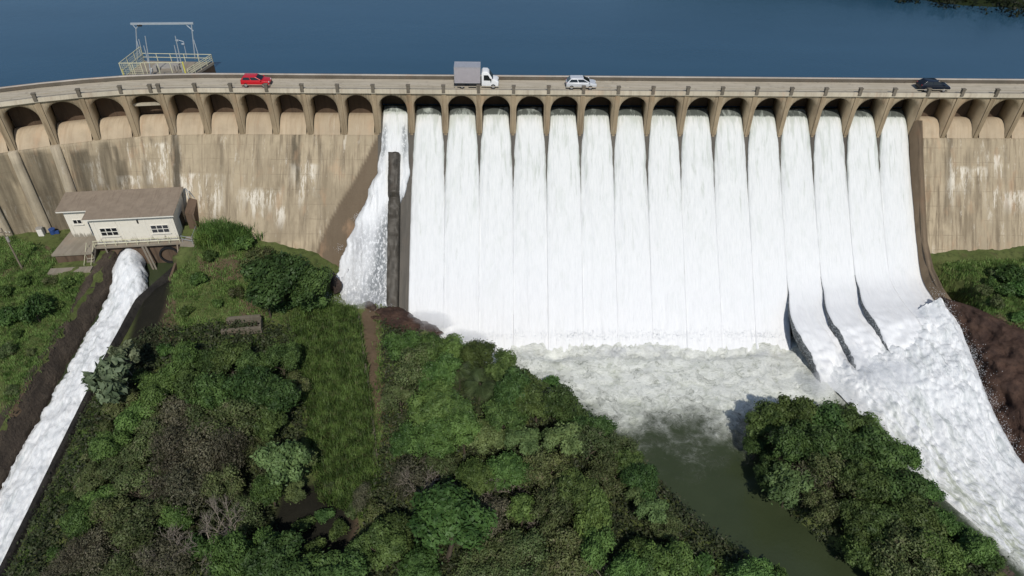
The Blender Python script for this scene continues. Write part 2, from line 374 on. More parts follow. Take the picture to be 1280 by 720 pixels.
def copy_tree(o, parent=None):
    c = o.copy(); COL.objects.link(c)
    if parent is not None: c.parent = parent
    for ch in [q for q in bpy.data.objects if q.parent == o]: copy_tree(ch, c)
    return c
def fbm(x, y, z, o=4, H=.7): return mnoise.fractal(Vector((x, y, z)), H, 2.0, o)
def in_poly(px, py, poly):
    poly = np.asarray(poly); ins = np.zeros(px.shape, bool); n = len(poly)
    for i in range(n):
        x1, y1 = poly[i][:2]; x2, y2 = poly[(i+1) % n][:2]
        c = ((y1 > py) != (y2 > py)) & (px < (x2-x1)*(py-y1)/(y2-y1+1e-12)+x1); ins ^= c
    return ins
def seg_dist(px, py, poly, closed=True):
    poly = np.asarray(poly); d = np.full(px.shape, 1e9); n = len(poly)
    for i in range(n if closed else n-1):
        x1, y1 = poly[i][:2]; x2, y2 = poly[(i+1) % n][:2]; L = (x2-x1)**2+(y2-y1)**2+1e-12
        t = np.clip(((px-x1)*(x2-x1)+(py-y1)*(y2-y1))/L, 0, 1)
        d = np.minimum(d, np.hypot(px-x1-t*(x2-x1), py-y1-t*(y2-y1)))
    return d
def smooth01(x): x = np.clip(x, 0, 1); return x*x*(3-2*x)
def pix_poly(pts, z): return [at_z(a, b, z)[:2] for a, b in pts]

# ------------------------------------------------------------------ the dam: plan of the pier line
TH = R(1.725); T0 = np.array([math.cos(TH), math.sin(TH)])
ST = np.array([-38.8, 91.42]); SP = 4.815
wing = [(-85.4, 75.6), (-81.2, 78.2), (-76.9, 80.7), (-72.5, 83.1), (-67.9, 85.2), (-63.2, 87.1), (-58.2, 88.75), (-53.2, 90.0), (-48.35, 90.75), (-43.6, 91.22)]
PIER = np.array(wing+[tuple(ST+T0*SP*i) for i in range(0, 29)])      # index 10 is the first pier of the straight part
NP = len(PIER); OFF = 5                                              # photo's pier 0 (left edge) is PIER[5]
seg = np.diff(PIER, axis=0); seg /= np.linalg.norm(seg, axis=1)[:, None]
tang = np.vstack([seg[:1], (seg[1:]+seg[:-1])/2, seg[-1:]]); tang /= np.linalg.norm(tang, axis=1)[:, None]
def P_at(u):
    u = np.asarray(u, float); i = np.arange(NP)
    x = np.interp(u, i, PIER[:, 0]); y = np.interp(u, i, PIER[:, 1]); tx = np.interp(u, i, tang[:, 0]); ty = np.interp(u, i, tang[:, 1])
    return x, y, tx, ty
def W(u, d, z):                             # d metres downstream of the pier front at bay coordinate u
    x, y, tx, ty = P_at(u); return np.stack([x+ty*d, y-tx*d, np.broadcast_to(z, np.shape(x))+0*x], -1)
def face_k(x): return np.interp(x, [-75, -69, -60, -48, -38], [.06, .1, .25, .62, .85])
B0, B1 = OFF+9, OFF+25                      # flowing bays lie between these piers

dam = empty('dam', (0, 0, 0)); tag(dam, 'long concrete dam of arched bays with a road along its crest', 'dam')
def sweep(name, sec, u0, u1, mat, parent, step=.5, closed=True, attrs=None):
    us = np.unique(np.concatenate([np.arange(math.ceil(u0), math.floor(u1)+1), [u0, u1]])); n = len(sec); V = []
    for d, z in sec: V.append(W(us, d, z))
    V = np.stack(V, 1).reshape(-1, 3); F = []
    for i in range(len(us)-1):
        for j in range(n if closed else n-1): F.append((i*n+j, i*n+(j+1) % n, (i+1)*n+(j+1) % n, (i+1)*n+j))
    o = mesh_np(name, V, F, mat, parent)
    if closed:
        bm = bmesh.new(); bm.from_mesh(o.data); bm.verts.ensure_lookup_table()
        bm.faces.new([bm.verts[j] for j in range(n)]); bm.faces.new([bm.verts[(len(us)-1)*n+j] for j in range(n)])
        bmesh.ops.recalc_face_normals(bm, faces=bm.faces); bm.to_mesh(o.data); bm.free()
    return o

# stains of the downstream face: (x, half width, z top, z bottom, strength)
STAINS = [(-30.75, .28, -3.5, -13.5, 1.0), (-31.35, .22, -3.5, -10.5, .9), (-47.9, .62, -4.5, -19, 1.0), (-51.2, .3, -6.3, -9, .9), (-52.2, .7, -9, -15, .5), (-57.3, 1.0, -6.5, -15, .75), (-58.8, 1.1, -8, -17, .6),
          (-64.0, 1.4, -7, -18, .7), (-66.3, .8, -6, -17, .6), (-69.5, 1.2, -5, -12, .7), (-65.6, 1.7, -6.6, -21, .9), (-60.4, 1.6, -7.2, -18.5, .92), (-55.9, .55, -7, -14, .85), (-70.4, 1.2, -6.5, -20, .6), (-36.2, .35, -6, -12, .35), (-41.5, .3, -7, -14, .3), (-27.5, .3, -7, -17, .3),
          (-55.2, .35, -9, -16, .6), (59.2, .25, -6, -19, .5), (63.0, .5, -3, -16, .45), (66, .3, -7, -14, .3), (71.6, .3, -7, -18, .35), (59.9, .15, -6.3, -9, .9)]
WHITES = [(-44.5, 4.6, -10.7, -12.2), (-46.2, 2.2, -10.7, -15.5), (-43.2, 1.8, -11.5, -16.5), (-36, 2.6, -12.2, -15.5), (-62.2, 1.0, -11, -17), (-66.5, 1.2, -13, -18), (-29.7, 1.6, -9.4, -14), (-50.2, 2.0, -7, -13.5),
          (-54.8, 1.4, -11, -15), (-59.6, .6, -9, -16), (66, 2.5, -9.5, -13), (72, 3, -12, -15.5), (70, 1.5, -8, -11), (63.5, .5, -8.5, -14), (-33, .8, -14, -17), (-58.6, .5, -6.5, -13)]
def face_attrs(V, left):
    x, z = V[:, 0], V[:, 2]; st = np.zeros(len(V)); wh = np.zeros(len(V)); wet = np.zeros(len(V))
    wob = np.array([mnoise.noise(Vector((a*.9, b*.25, 3.3))) for a, b in zip(x, z)])
    for sx, hw, zt, zb, s in STAINS:
        ww = hw*(.65+.5*np.clip((zt-z)/(zt-zb), 0, 1))
        a = smooth01(2.6-2*np.abs(x-sx+wob*.35)/ww)*smooth01((zt-z)/.6+.5)*smooth01((z-zb)/2.5+wob*.8); st = np.maximum(st, a*s)
    for sx, hw, zt, zb in WHITES:
        a = smooth01(1.5-np.abs(x-sx+wob*.6)/hw)*smooth01((zt-z)/.25+.5)*smooth01((z-zb)/3.0+wob*.6); wh = np.maximum(wh, a)
    if left:                                # the darker brown flare beside the first fall
        ex = np.interp(-z, [6, 11.1, 13.7, 16.7, 19.1, 23], [-19.6, -22.9, -25.0, -26.9, -28.1, -29.4])
        wet = smooth01((x-ex+wob*.15)/.35)*.92  # wet: mask of the darker brown flare
    return dict(stain=st, white=wh, wet=wet)
def wall_face(name, u0, u1, left):
    us = np.linspace(u0, u1, int((u1-u0)*16)+1); zs = np.concatenate([[-6.25, -6.3], np.linspace(-6.6, -26, 60)])
    uu, zz = np.meshgrid(us, zs, indexing='ij'); x, y, tx, ty = P_at(uu)
    d = .42+face_k(x)*(-6.3-zz); d[:, 0] = -.6
    V = np.stack([x+ty*d, y-tx*d, zz], -1).reshape(-1, 3)
    return mesh_np(name, V, grid_faces(len(us), len(zs)), M['wall'], dam, True, face_attrs(V, left))
wall_face('downstream_wall', 0, B0, True); wall_face('downstream_wall', B1, NP-1, False)

# spillway chute: ogee crest and slope ending in a flip bucket
OGEE = np.array([(-4.2, -5.4), (-3.6, -4.6), (-2.9, -4.15), (-2.2, -4.15), (-1.2, -4.75), (0, -6.0), (2, -8.2), (4.2, -10.4), (8.2, -14.5), (12.1, -18.2), (15.7, -20.9), (19.1, -21.8), (21.3, -21.9), (21.6, -22.9), (21.0, -30)])
us = np.arange(B1-2, B1+1)
V = np.stack([W(us, d, z) for d, z in OGEE], 1).reshape(-1, 3)
mesh_np('spillway_chute', V, grid_faces(len(us), len(OGEE)), M['wetrock'], dam, True)
OG1 = np.array([q for q in OGEE if q[0] < 12]+[(12.1, -18.6), (17, -23.4), (21, -27.5)]); us = np.arange(B0, B1-1)
V = np.stack([W(us, d, z) for d, z in OG1], 1).reshape(-1, 3); mesh_np('spillway_chute', V, grid_faces(len(us), len(OG1)), M['wetrock'], dam, True)
# buttresses carrying the left wing
for i in range(0, OFF+1):
    x, y, tx, ty = [float(q) for q in P_at(float(i))]; zs = np.linspace(-6.2, -24, 12); V = []
    for z in zs:
        d = .42+face_k(x)*(-6.3-z); hw = .55+.014*(-6.2-z)
        for s_, dd in ((-hw, -.3), (-hw, .55), (hw, .55), (hw, -.3)): V.append((x+tx*s_+ty*(d+dd), y+ty*s_-tx*(d+dd), z))
    F = [(k*4+j, k*4+j+1, k*4+j+5, k*4+j+4) for k in range(11) for j in range(3)]+[(0, 3, 2, 1)]
    mesh_np('buttress', V, F, M['buttress'], dam)

# per bay: arch wall, sill or gate; per pier: pilaster
def arch_bay(u0, u1):
    HWf = .415; n = 14; zs = -2.35
    um = (u0+u1)/2; r = 4.82*HWf
    inner = [(um-HWf, -6.6), (um-HWf, zs)]+[(um-HWf*math.cos(math.pi*i/n), zs+r*math.sin(math.pi*i/n)) for i in range(1, n)]+[(um+HWf, zs), (um+HWf, -6.6)]
    outer = [(u0, -6.6), (u0, zs)]+[(u0+(u1-u0)*i/n, .02) for i in range(1, n)]+[(u1, zs), (u1, -6.6)]
    k = len(inner); V = []; 
    for d in (0.0, -4.0):
        for a, b in ((inner, d), (outer, d)): V += [tuple(W(np.array(q[0]), b, q[1])) for q in a]
    F = []
    for i in range(k-1):
        F += [(i, i+1, k+i+1, k+i), (2*k+i, 3*k+i, 3*k+i+1, 2*k+i+1), (i, 2*k+i, 2*k+i+1, i+1)]
    o = mesh_np('arch', V, F, M['arcade'], dam)
    return o
for i in range(NP-1):
    arch_bay(i, i+1)
    if not (B0 <= i < B1):
        us = np.linspace(i+.115, i+.885, 9); prof = [(-3.4, -4.5), (-2.5, -4.28), (-1.9, -4.34), (-1.2, -4.68), (-.6, -5.2), (-.1, -5.88), (.2, -6.26)]
        V = np.stack([W(us, d, z+.0*us) for d, z in prof], 1).reshape(-1, 3)
        mesh_np('sill', V, grid_faces(9, len(prof)), M['sill'], dam, True)
        g = MB(); a, b = W(np.array(i+.11), -3.3, 0), W(np.array(i+.89), -3.3, 0)
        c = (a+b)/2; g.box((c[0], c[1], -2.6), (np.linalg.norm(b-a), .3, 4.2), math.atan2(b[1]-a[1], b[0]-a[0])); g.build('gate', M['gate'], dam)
i = OFF+2; a, b = W(np.array(i+.12), -1.0, -2.0), W(np.array(i+.88), -1.0, -2.0)
MB().bar(a, b, .35, .35).build('cross_beam', M['fascia'], dam)
for i in range(NP):
    mb = MB(); x, y, tx, ty = [float(q) for q in P_at(float(i))]; rz = math.atan2(ty, tx)
    fl = B0 <= i <= B1; hw = .33; hb = .22 if fl else .30; zb = -6.0 if fl else -6.25
    q = lambda s, d, z: (x+tx*s+ty*d, y+ty*s-tx*d, z)
    d0 = .17; P = [q(-hw, d0, .0), q(hw, d0, .0), q(hb, d0, zb), q(-hb, d0, zb), q(-hw, -.05, .0), q(hw, -.05, .0), q(hb, -.05, zb), q(-hb, -.05, zb)]
    mb.poly(P, [(0, 1, 2, 3), (4, 7, 6, 5), (0, 4, 5, 1), (1, 5, 6, 2), (2, 6, 7, 3), (3, 7, 4, 0)])
    if fl:                                  # nose of the pier ends in a point between the sheets of water
        mb.poly([q(-hb, d0, zb), q(hb, d0, zb), q(0, .35, -7.2), q(0, -.6, -7.0)], [(0, 1, 2), (1, 3, 2), (0, 2, 3)])
    mb.build('pilaster', M['pilaster'], dam, .03, seg=1)
# deck, curb, parapets, posts, rail
sweep('deck', [(-.28, .04), (-4.3, .04), (-4.3, .29), (-.28, .29)], 0, NP-1, M['fascia'], dam)
sweep('curb', [(.32, -.03), (-.275, -.03), (-.275, .52), (.22, .52), (.22, .12), (.32, .08)], 0, NP-1, M['fascia'], dam)
sweep('parapet', [(-4.0, .29), (-4.3, .292), (-4.3, .80), (-4.36, .80), (-4.36, .92), (-3.94, .92), (-3.94, .80), (-4.0, .80)], 0, NP-1, M['parapet'], dam)
sweep('upstream_light_skirt', [(-4.05, .03), (-4.25, .03), (-4.25, -3.6), (-4.05, -3.6)], 0, NP-1, M['gate'], dam)  # carried below lake level as an added screen against sky light
rd = sweep('road', [(-.28, .296), (-3.99, .296)], 0, NP-1, M['road'], None, closed=False); tag(rd, 'pale narrow road along the crest of the dam', 'road', kind='structure')
posts = [float(i) for i in range(NP)]+[OFF+2.78]
def post(u):
    x, y, tx, ty = [float(q) for q in P_at(u)]; rz = math.atan2(ty, tx); mb = MB(); cx, cy = x-ty*.05+0, y+tx*.0
    ox, oy = x+ty*.16, y-tx*.16; mb.box((ox, oy, .66), (.46, .46, .96), rz, .94).box((ox, oy, 1.19), (.56, .52, .12), rz)
    mb.build('post', M['post'], dam, .02, seg=1)
for u in posts: post(u)
rl = MB()
for i in range(NP-1):
    a, b = W(np.array(float(i)), -.02, .98), W(np.array(i+1.0), -.02, .98); rl.tube(a, b, .045, n=6)
rl.build('rail', M['fascia'], dam)
tr = MB(); prof = [(-.6, -4.2), (.45, -3.4), (4.2, -7.7), (8.2, -11.9), (12.1, -16.05), (15.7, -18.25), (19.1, -19.1), (21.6, -19.25)]
def training(u0, name):
    V = []; n = len(prof)
    for du in (-.06, .12):
        for d, z in prof: V.append(W(np.array(u0+du), d, z))
        for d, z in prof: V.append(W(np.array(u0+du), d-.3, z-5.5))
    F = []
    for i in range(n-1):
        F += [(i, i+1, n+i+1, n+i), (2*n+i, 3*n+i, 3*n+i+1, 2*n+i+1), (i, 2*n+i, 2*n+i+1, i+1)]
    F += [(n-1, 3*n-1, 4*n-1, 2*n-1)]
    return mesh_np(name, V, F, M['wetwall'], dam)
M['wetwall'] = concrete('damp_concrete', (.20, .15, .10), (.06, .045, .03), (.3, .26, .2), .8, .2, False)
training(B1, 'training_wall')
# old divider ridge in the first chute
uo = B0+.52; x0, y0, tx, ty = [float(q) for q in P_at(uo)]
path = np.array([(2.9, -7.9, 1.2), (6.9, -12.1, 1.4), (7.1, -12.5, .75), (11.5, -16.9, .85), (18.2, -24.2, 1.2)]); pp = []
for a, b in zip(path[:-1], path[1:]): pp += [a*(1-t)+b*t for t in np.linspace(0, 1, 26, endpoint=False)]
pp = np.array(pp+[path[-1]]); V = []
for k, (d_, z_, h_) in enumerate(pp):
    for s_, hh in ((-.86, -1.6), (-.84, .2), (-.74, .9), (-.62, 1.0), (-.2, 1.02), (.25, 1.03), (.62, 1.0), (.74, .9), (.82, .2), (.86, -1.6)):
        n_ = fbm(s_*2+5, d_*1.1, hh*2, 5)*.30; h2 = hh*h_ if hh > 0 else hh; V.append((x0+tx*s_+ty*(d_+h2*.62+n_), y0+ty*s_-tx*(d_+h2*.62+n_), z_+h2*.66+n_))
n_ = len(pp); F = grid_faces(n_, 10); o = mesh_np('divider_wall', V, F, M['wetrock'], dam)
bm = bmesh.new(); bm.from_mesh(o.data); bm.verts.ensure_lookup_table(); bm.faces.new([bm.verts[q] for q in range(10)]); bmesh.ops.recalc_face_normals(bm, faces=bm.faces); bm.to_mesh(o.data); bm.free()

# ------------------------------------------------------------------ falling water
# water profile (d, z) down the chute; the tail depends on the bay
def nappe_profile(b):
    base = [(-3.4, -3.42), (-2.6, -3.6), (-1.8, -3.95), (-.9, -4.5), (0, -5.25), (1, -6.3), (2, -7.35), (4.2, -9.65), (8.2, -13.7), (12.1, -17.4)]
    if b < 22: return np.array(base+[(15.7, -20.85), (18.6, -23.5), (21.0, -25.8), (23.4, -28.0)])
    bucket = {22: [(15.7, -20.75), (18.6, -22.2), (21.5, -22.7)], 23: [(15.7, -20.5), (18.8, -21.55), (21.5, -21.75)], 24: [(15.7, -20.2), (19.1, -20.85), (21.5, -20.8)], 25: [(15.7, -20.15), (19.1, -20.75), (21.5, -20.65)]}[b]
    tails = {22: [(24.5, -23.2), (27.3, -24.3), (29.5, -26.0), (30.5, -27.2)],
             23: [(24.5, -21.95), (27.5, -23.0), (30.2, -24.8), (31.6, -26.6)],
             24: [(24.0, -20.75), (26.8, -21.7), (29.6, -23.5), (32.0, -26.0)],
             25: [(24.0, -20.65), (26.6, -21.6), (29.2, -23.4), (31, -25.6)]}
    tail = tails.get(b, [(23.0, -21.5), (24.0, -23.2), (24.6, -25.2), (24.9, -27.0)])
    return np.array(base+bucket+tail)
DRIFT = {22: 2.6, 23: 1.7, 24: 1.2, 25: 1.2}
def resample(P, n):
    P = np.asarray(P, float)
    # Catmull-Rom through the points, then equal steps
    ext = np.vstack([2*P[0]-P[1], P, 2*P[-1]-P[-2]]); out = []
    for i in range(1, len(ext)-2):
        p0, p1, p2, p3 = ext[i-1], ext[i], ext[i+1], ext[i+2]
        for t in np.linspace(0, 1, 12, endpoint=False):
            out.append(.5*((2*p1)+(-p0+p2)*t+(2*p0-5*p1+4*p2-p3)*t*t+(-p0+3*p1-3*p2+p3)*t**3))
    out.append(P[-1]); out = np.array(out); L = np.concatenate([[0], np.cumsum(np.linalg.norm(np.diff(out, axis=0), axis=1))])
    s = np.linspace(0, L[-1], n); return np.stack([np.interp(s, L, out[:, k]) for k in range(out.shape[1])], 1), s
ORD = ['first', 'second', 'third', 'fourth', 'fifth', 'sixth', 'seventh', 'eighth', 'ninth', 'tenth', 'eleventh', 'twelfth', 'thirteenth', 'fourteenth', 'fifteenth', 'sixteenth', 'seventeenth', 'eighteenth', 'nineteenth', 'twentieth',
       'twenty-first', 'twenty-second', 'twenty-third', 'twenty-fourth', 'twenty-fifth', 'twenty-sixth', 'twenty-seventh', 'twenty-eighth', 'twenty-ninth', 'thirtieth', 'thirty-first', 'thirty-second', 'thirty-third', 'thirty-fourth', 'thirty-fifth', 'thirty-sixth']
NS, NT = 150, 23
for b in range(11, 26):
    prof_, s = resample(nappe_profile(b), NS); d, z = prof_[:, 0], prof_[:, 1]
    nd = np.gradient(d); nz = np.gradient(z); ln = np.hypot(nd, nz); nx, nn = -nz/ln, nd/ln          # normal in (d,z)
    uc = OFF+b-.5; t = np.linspace(-1, 1, NT)
    hw = np.interp(d, [-3.4, -1.5, 0, 1.2, 2.6, 4.2, 7, 10, 26, 33], [.375, .375, .40, .442, .470, .488, .502, .515, .515, .515])
    hw = hw*(1+.012*math.sin(b*2.7))
    if b >= 22: hw = np.interp(d, [-3.4, -1.5, 0, 1.2, 2.6, 4.2, 7, 10, 26, 33], [.375, .375, .40, .442, .470, .488, .502, .515, .515, .48])
    bulge = np.interp(d, [-3, 0, 3, 8, 13, 18, 30], [.02, .25, .50, .32, .10, .03, .2])
    bulge = bulge*(1+.3*math.sin(b*4.1)); drift = np.interp(d, [14, 21, 34], [0, .06, .9])*DRIFT.get(b, 0)/SP; wide = np.interp(d, [17, 20, 23, 28, 34], [0, .14, .22, .1, 0]) if 22 <= b <= 24 else 0*d
    V = np.zeros((NS, NT, 3)); clear = np.zeros((NS, NT)); uvs = np.zeros((NS, NT, 2)); 
    for i in range(NS):
        fade = np.interp(d[i], [-3, 0, 4, 16, 22, 26, 33], [.15, .4, 1.1, .9, 1.6, 1.6, 1.8])
        for j in range(NT):
            cross = bulge[i]*(-(abs(t[j])**3.2))
            wx = t[j]*hw[i]*SP
            ns = .10*fbm(wx*1.1+b*17.3, s[i]*.10, b*3.1, 4)+.05*fbm(wx*3.0, s[i]*.5+b*9.1, 1.7, 3)
            if d[i] > 22: ns += .5*(d[i]-22)/8*fbm(wx*.9, s[i]*.8, b*5.1, 4)
            off = cross+ns*fade
            wob = 1+.05*fbm(s[i]*.4, b*2.2, t[j] > 0, 3)*np.interp(d[i], [-2, 3, 6, 21, 34], [.1, .8, 0, 0, 2.0])
            V[i, j] = W(np.array(uc+t[j]*hw[i]*wob+drift[i]-wide[i]*max(0, -t[j])), d[i]+nx[i]*off, z[i]+nn[i]*off)
            e = abs(t[j])
            clear[i, j] = np.interp(d[i], [-3.4, -2.1, -1.5, -.6, 2, 5, 12, 20], [1.6, 1.6, .95, .70, .66, .60, .42, .16])+.18*max(0, e-.75)/.25*np.interp(d[i], [0, 4, 8], [1, .8, 0])
            uvs[i, j] = (wx+b*11.7, s[i]+b*5.3)
    thick = np.interp(d, [-3, 5, 21, 24, 34], [.5, .5, .6, 1.6, 2.2] if b >= 22 else [.5, .5, .55, .8, .8])
    Vb = V.copy(); Vb[..., 2] -= (thick*np.clip(nn, .45, 1))[:, None]
    Vb[..., 1] += (thick*np.clip(nx, 0, 1)*.6)[:, None]
    F = grid_faces(NS, NT); nb = NS*NT; Fb = (F+nb)[:, ::-1]; side = []
    for i in range(NS-1):
        a = i*NT; side.append((a, nb+a, nb+a+NT, a+NT)); a = i*NT+NT-1; side.append((a, a+NT, nb+a+NT, nb+a))
    for j in range(NT-1): side.append((j, j+1, nb+j+1, nb+j)); a = (NS-1)*NT+j; side.append((a, nb+a, nb+a+1, a+1))
    FF = np.vstack([F, Fb, np.array(side)]); mi = np.concatenate([np.zeros(len(F)), np.ones(len(Fb)), np.ones(len(side))])
    mi[len(F)+len(Fb):] = [1 if 22 <= b <= 24 and k % 2 == 0 and d[min(NS-1, k//2)] > 15 and k < 2*(NS-1) else 0 for k in range(len(side))]
    o = mesh_np('waterfall', np.vstack([V.reshape(-1, 3), Vb.reshape(-1, 3)]), FF, None, None, True, dict(clear=np.tile(clear.ravel(), 2)), np.tile(uvs.reshape(-1, 2), (2, 1)), [M['nappe'], M['flank']], mi)
    k = b-10
    lab = {25: 'white sheet of water hugging the curved wall at the right end of the spillway', 24: 'white jet leaping furthest off the spillway, second from its right end',
           23: 'white jet with a dark speckled flank, third from the right end of the spillway', 22: 'white jet with a dark speckled flank beside the foaming pool, fourth from the right end'}.get(b, 'white sheet of falling water, %s to the right of the broken fall' % ORD[k-1])
    tag(o, lab, 'waterfall', 'sheets of water pouring through the arches')

# first, broken fall that fans out beside the divider
dl = [-3.4, -2.6, -1.8, -.9, 0, 2, 4.2, 7, 10, 12.5, 14.5, 16.5, 18.3]; zl = [-3.42, -3.7, -4.05, -4.7, -5.5, -7.7, -9.8, -12.6, -15.8, -18.2, -20.2, -22.0, -23.2]
P1, s = resample(np.array(list(zip(dl, zl))), 130); d, z = P1[:, 0], P1[:, 1]
V = np.zeros((130, 41, 3)); cl = np.zeros((130, 41)); spk = np.zeros((130, 41)); uvs = np.zeros((130, 41, 2))
xl = np.interp(d, [-3.4, 0, 2, 4.2, 7, 10, 12.5, 15, 18.3], [.14, .13, .08, -.02, -.32, -.70, -.95, -1.2, -1.45]); xr = np.interp(d, [-3.4, 0, 2, 4, 6, 8, 12, 18.3], [.86, .88, .90, .93, .84, .62, .58, .62])
for i in range(130):
    for j in range(41):
        t = j/40; u = B0+xl[i]+(xr[i]-xl[i])*t; wx = u*SP
        e = min(t, 1-t); am = np.interp(d[i], [-3, 0, 5, 18], [.05, .25, .55, .8])
        off = am*(fbm(wx*.8, s[i]*.12, 2.2, 4)*.55+.16*fbm(wx*2.2, s[i]*.4, 7.7, 4))+np.interp(d[i], [0, 6, 14], [.2, .7, .6])*(1-(1-min(1, e*5))**2)-.25
        if d[i] > 9: off += 1.0*math.exp(-((t-.45)/.22)**2)*np.interp(d[i], [9, 13, 18], [0, 1, .3])
        wob = .07*fbm(s[i]*.45, t > .5, 4.4, 6)*(1 if e < .2 else .3)*np.interp(d[i], [0, 5, 18], [.1, .7, 1.6])
        V[i, j] = W(np.array(u+wob), d[i]+off*.7, z[i]+off*.7)
        cl[i, j] = np.interp(d[i], [-3.4, -2.6, -1.8, 0, 4, 10], [1.6, 1.6, .6, .6, .34, .25]); uvs[i, j] = (wx, s[i])
        spk[i, j] = min(1, math.exp(-((t-.74)/.17)**2)*np.interp(d[i], [7, 10, 18], [0, 1.1, 1.0])+math.exp(-((t-.12)/.10)**2)*np.interp(d[i], [-1, 0, 2, 4], [0, .9, .8, 0])+math.exp(-((t-.88)/.10)**2)*np.interp(d[i], [-1, 0, 2, 4], [0, .9, .8, 0])+.5*np.interp(d[i], [14, 17], [0, 1])+.5*math.exp(-((t-.35)/.2)**2)*np.interp(d[i], [9, 11, 15], [0, 1, .4]))
Vb = V.copy(); Vb[..., 2] -= .8; F = grid_faces(130, 41); nb = 130*41; side = []
for i in range(129):
    a = i*41; side.append((a, nb+a, nb+a+41, a+41)); a = i*41+40; side.append((a, a+41, nb+a+41, nb+a))
o = mesh_np('waterfall', np.vstack([V.reshape(-1, 3), Vb.reshape(-1, 3)]), np.vstack([F, (F+nb)[:, ::-1], np.array(side)]), M['nappe'], None, True, dict(clear=np.tile(cl.ravel(), 2), speck=np.tile(spk.ravel(), 2)), np.tile(uvs.reshape(-1, 2), (2, 1)))
tag(o, 'broken white fall fanning out over the slope at the left end of the spillway', 'waterfall', 'sheets of water pouring through the arches')

# ------------------------------------------------------------------ terrain
CH_L, CH_R = -54.4, -49.7
def ch_r(y): return CH_R+np.clip((np.asarray(y)-71)*.42, 0, 3.3)
def chan_water(y): return np.interp(y, [20, 36, 51, 62, 74, 80], [-28.6, -26.5, -24.0, -22.3, -21.0, -20.4])
def left_top(y): return np.interp(y, [10, 30, 50, 57, 66, 74, 80], [-24.5, -23, -21, -20.2, -19.4, -18.5, -18.2])
ctl = [(0, 335, -18.5), (60, 290, -18.2), (20, 300, -18.3), (90, 330, -18.3), (0, 400, -19.6), (50, 400, -19.5), (95, 370, -18.8), (0, 480, -20.6), (42, 455, -20.0), (0, 525, -21),
       (245, 305, -16.9), (300, 305, -17.6), (270, 300, -17.2), (345, 330, -18.6), (388, 335, -19.4), (420, 372, -22.0), (460, 388, -22.8), (490, 392, -23), (520, 400, -24), (350, 390, -20.4), (400, 400, -22.3),
       (215, 345, -18.4), (205, 400, -20), (190, 430, -20.8), (300, 410, -20), (260, 350, -18.6), (420, 500, -23), (470, 500, -23.2), (470, 570, -24), (420, 600, -24), (300, 600, -23.5), (300, 500, -22), (200, 520, -22.5), (130, 560, -23.3),
       (100, 640, -24.2), (50, 715, -25), (300, 715, -24.3), (450, 715, -24.6), (600, 715, -25), (560, 440, -24), (620, 520, -24), (650, 600, -24.2), (750, 620, -24.8), (800, 700, -25.2), (560, 520, -23.6),
       (1176, 332, -19.1), (1280, 330, -18.8), (1230, 370, -19.1), (1280, 405, -19.4), (1205, 382, -19.5)]
CP = np.array([at_z(*c) for c in ctl])
extra = [(-70, 88, -18.3), (-80, 75, -17), (-90, 76, -3), (-97, 80, 2), (-130, 90, 5), (-90, 50, -16), (-130, 40, -6), (-75, 30, -21), (-130, -20, -8), (-60, 10, -25), (-45, 15, -26), (-20, 15, -26), (10, 20, -26.5), (-30, -40, -27), (20, -40, -28), (-45, 88, -16), (-30, 90, -17), (-15, 85, -23),
         (75, 90, -17), (88, 86, -16), (98, 93, -1), (106, 96, 3), (150, 95, 6), (80, 60, -17), (100, 50, -12), (140, 40, -4), (70, 40, -21), (85, 10, -20), (140, -30, -8), (70, -40, -25), (64, 60, -19.5), (68, 52, -20)]
CP = np.vstack([CP, np.array(extra, float)])
def rbf_fit(C):
    D = np.hypot(C[:, None, 0]-C[None, :, 0], C[:, None, 1]-C[None, :, 1]); n = len(C)
    A = np.zeros((n+3, n+3)); A[:n, :n] = D+np.eye(n)*-.0; A[:n, n] = 1; A[:n, n+1:] = C[:, :2]; A[n, :n] = 1; A[n+1:, :n] = C[:, :2].T
    return np.linalg.solve(A, np.concatenate([C[:, 2], [0, 0, 0]]))
RW = rbf_fit(CP)
RIVER = pix_poly([(455, 378), (500, 392), (530, 412), (570, 438), (660, 484), (700, 505), (760, 535), (800, 570), (830, 605), (870, 650), (960, 705), (1010, 740)], -25.8)+[(24, 20), (20, -60), (62, -60), (60, 20)]+pix_poly([(1330, 650), (1285, 580), (1250, 520), (1230, 470), (1208, 425), (1192, 385)], -24)+[(57.5, 84), (-13, 84)]
ISLE = pix_poly([(945, 545), (965, 520), (1010, 505), (1060, 525), (1100, 555), (1150, 605), (1190, 650), (1250, 695), (1300, 750), (1180, 760), (1110, 725), (1050, 690), (1000, 650), (955, 595)], -25.6)
CLT = [at_z(*q) for q in [(1172, 372, -19.2), (1196, 377, -19.2), (1218, 384, -19.1), (1245, 396, -19.3), (1285, 412, -19.4), (1340, 440, -19.6), (1420, 500, -20.5)]]
CLB = [at_z(*q) for q in [(1184, 388, -20.6), (1197, 412, -22), (1214, 450, -23.4), (1240, 510, -25), (1270, 575, -26.8), (1320, 640, -27), (1400, 740, -27.2)]]
CLIFFP = [q[:2] for q in CLT]+[(q[0]-4, q[1]) for q in CLB[::-1]]
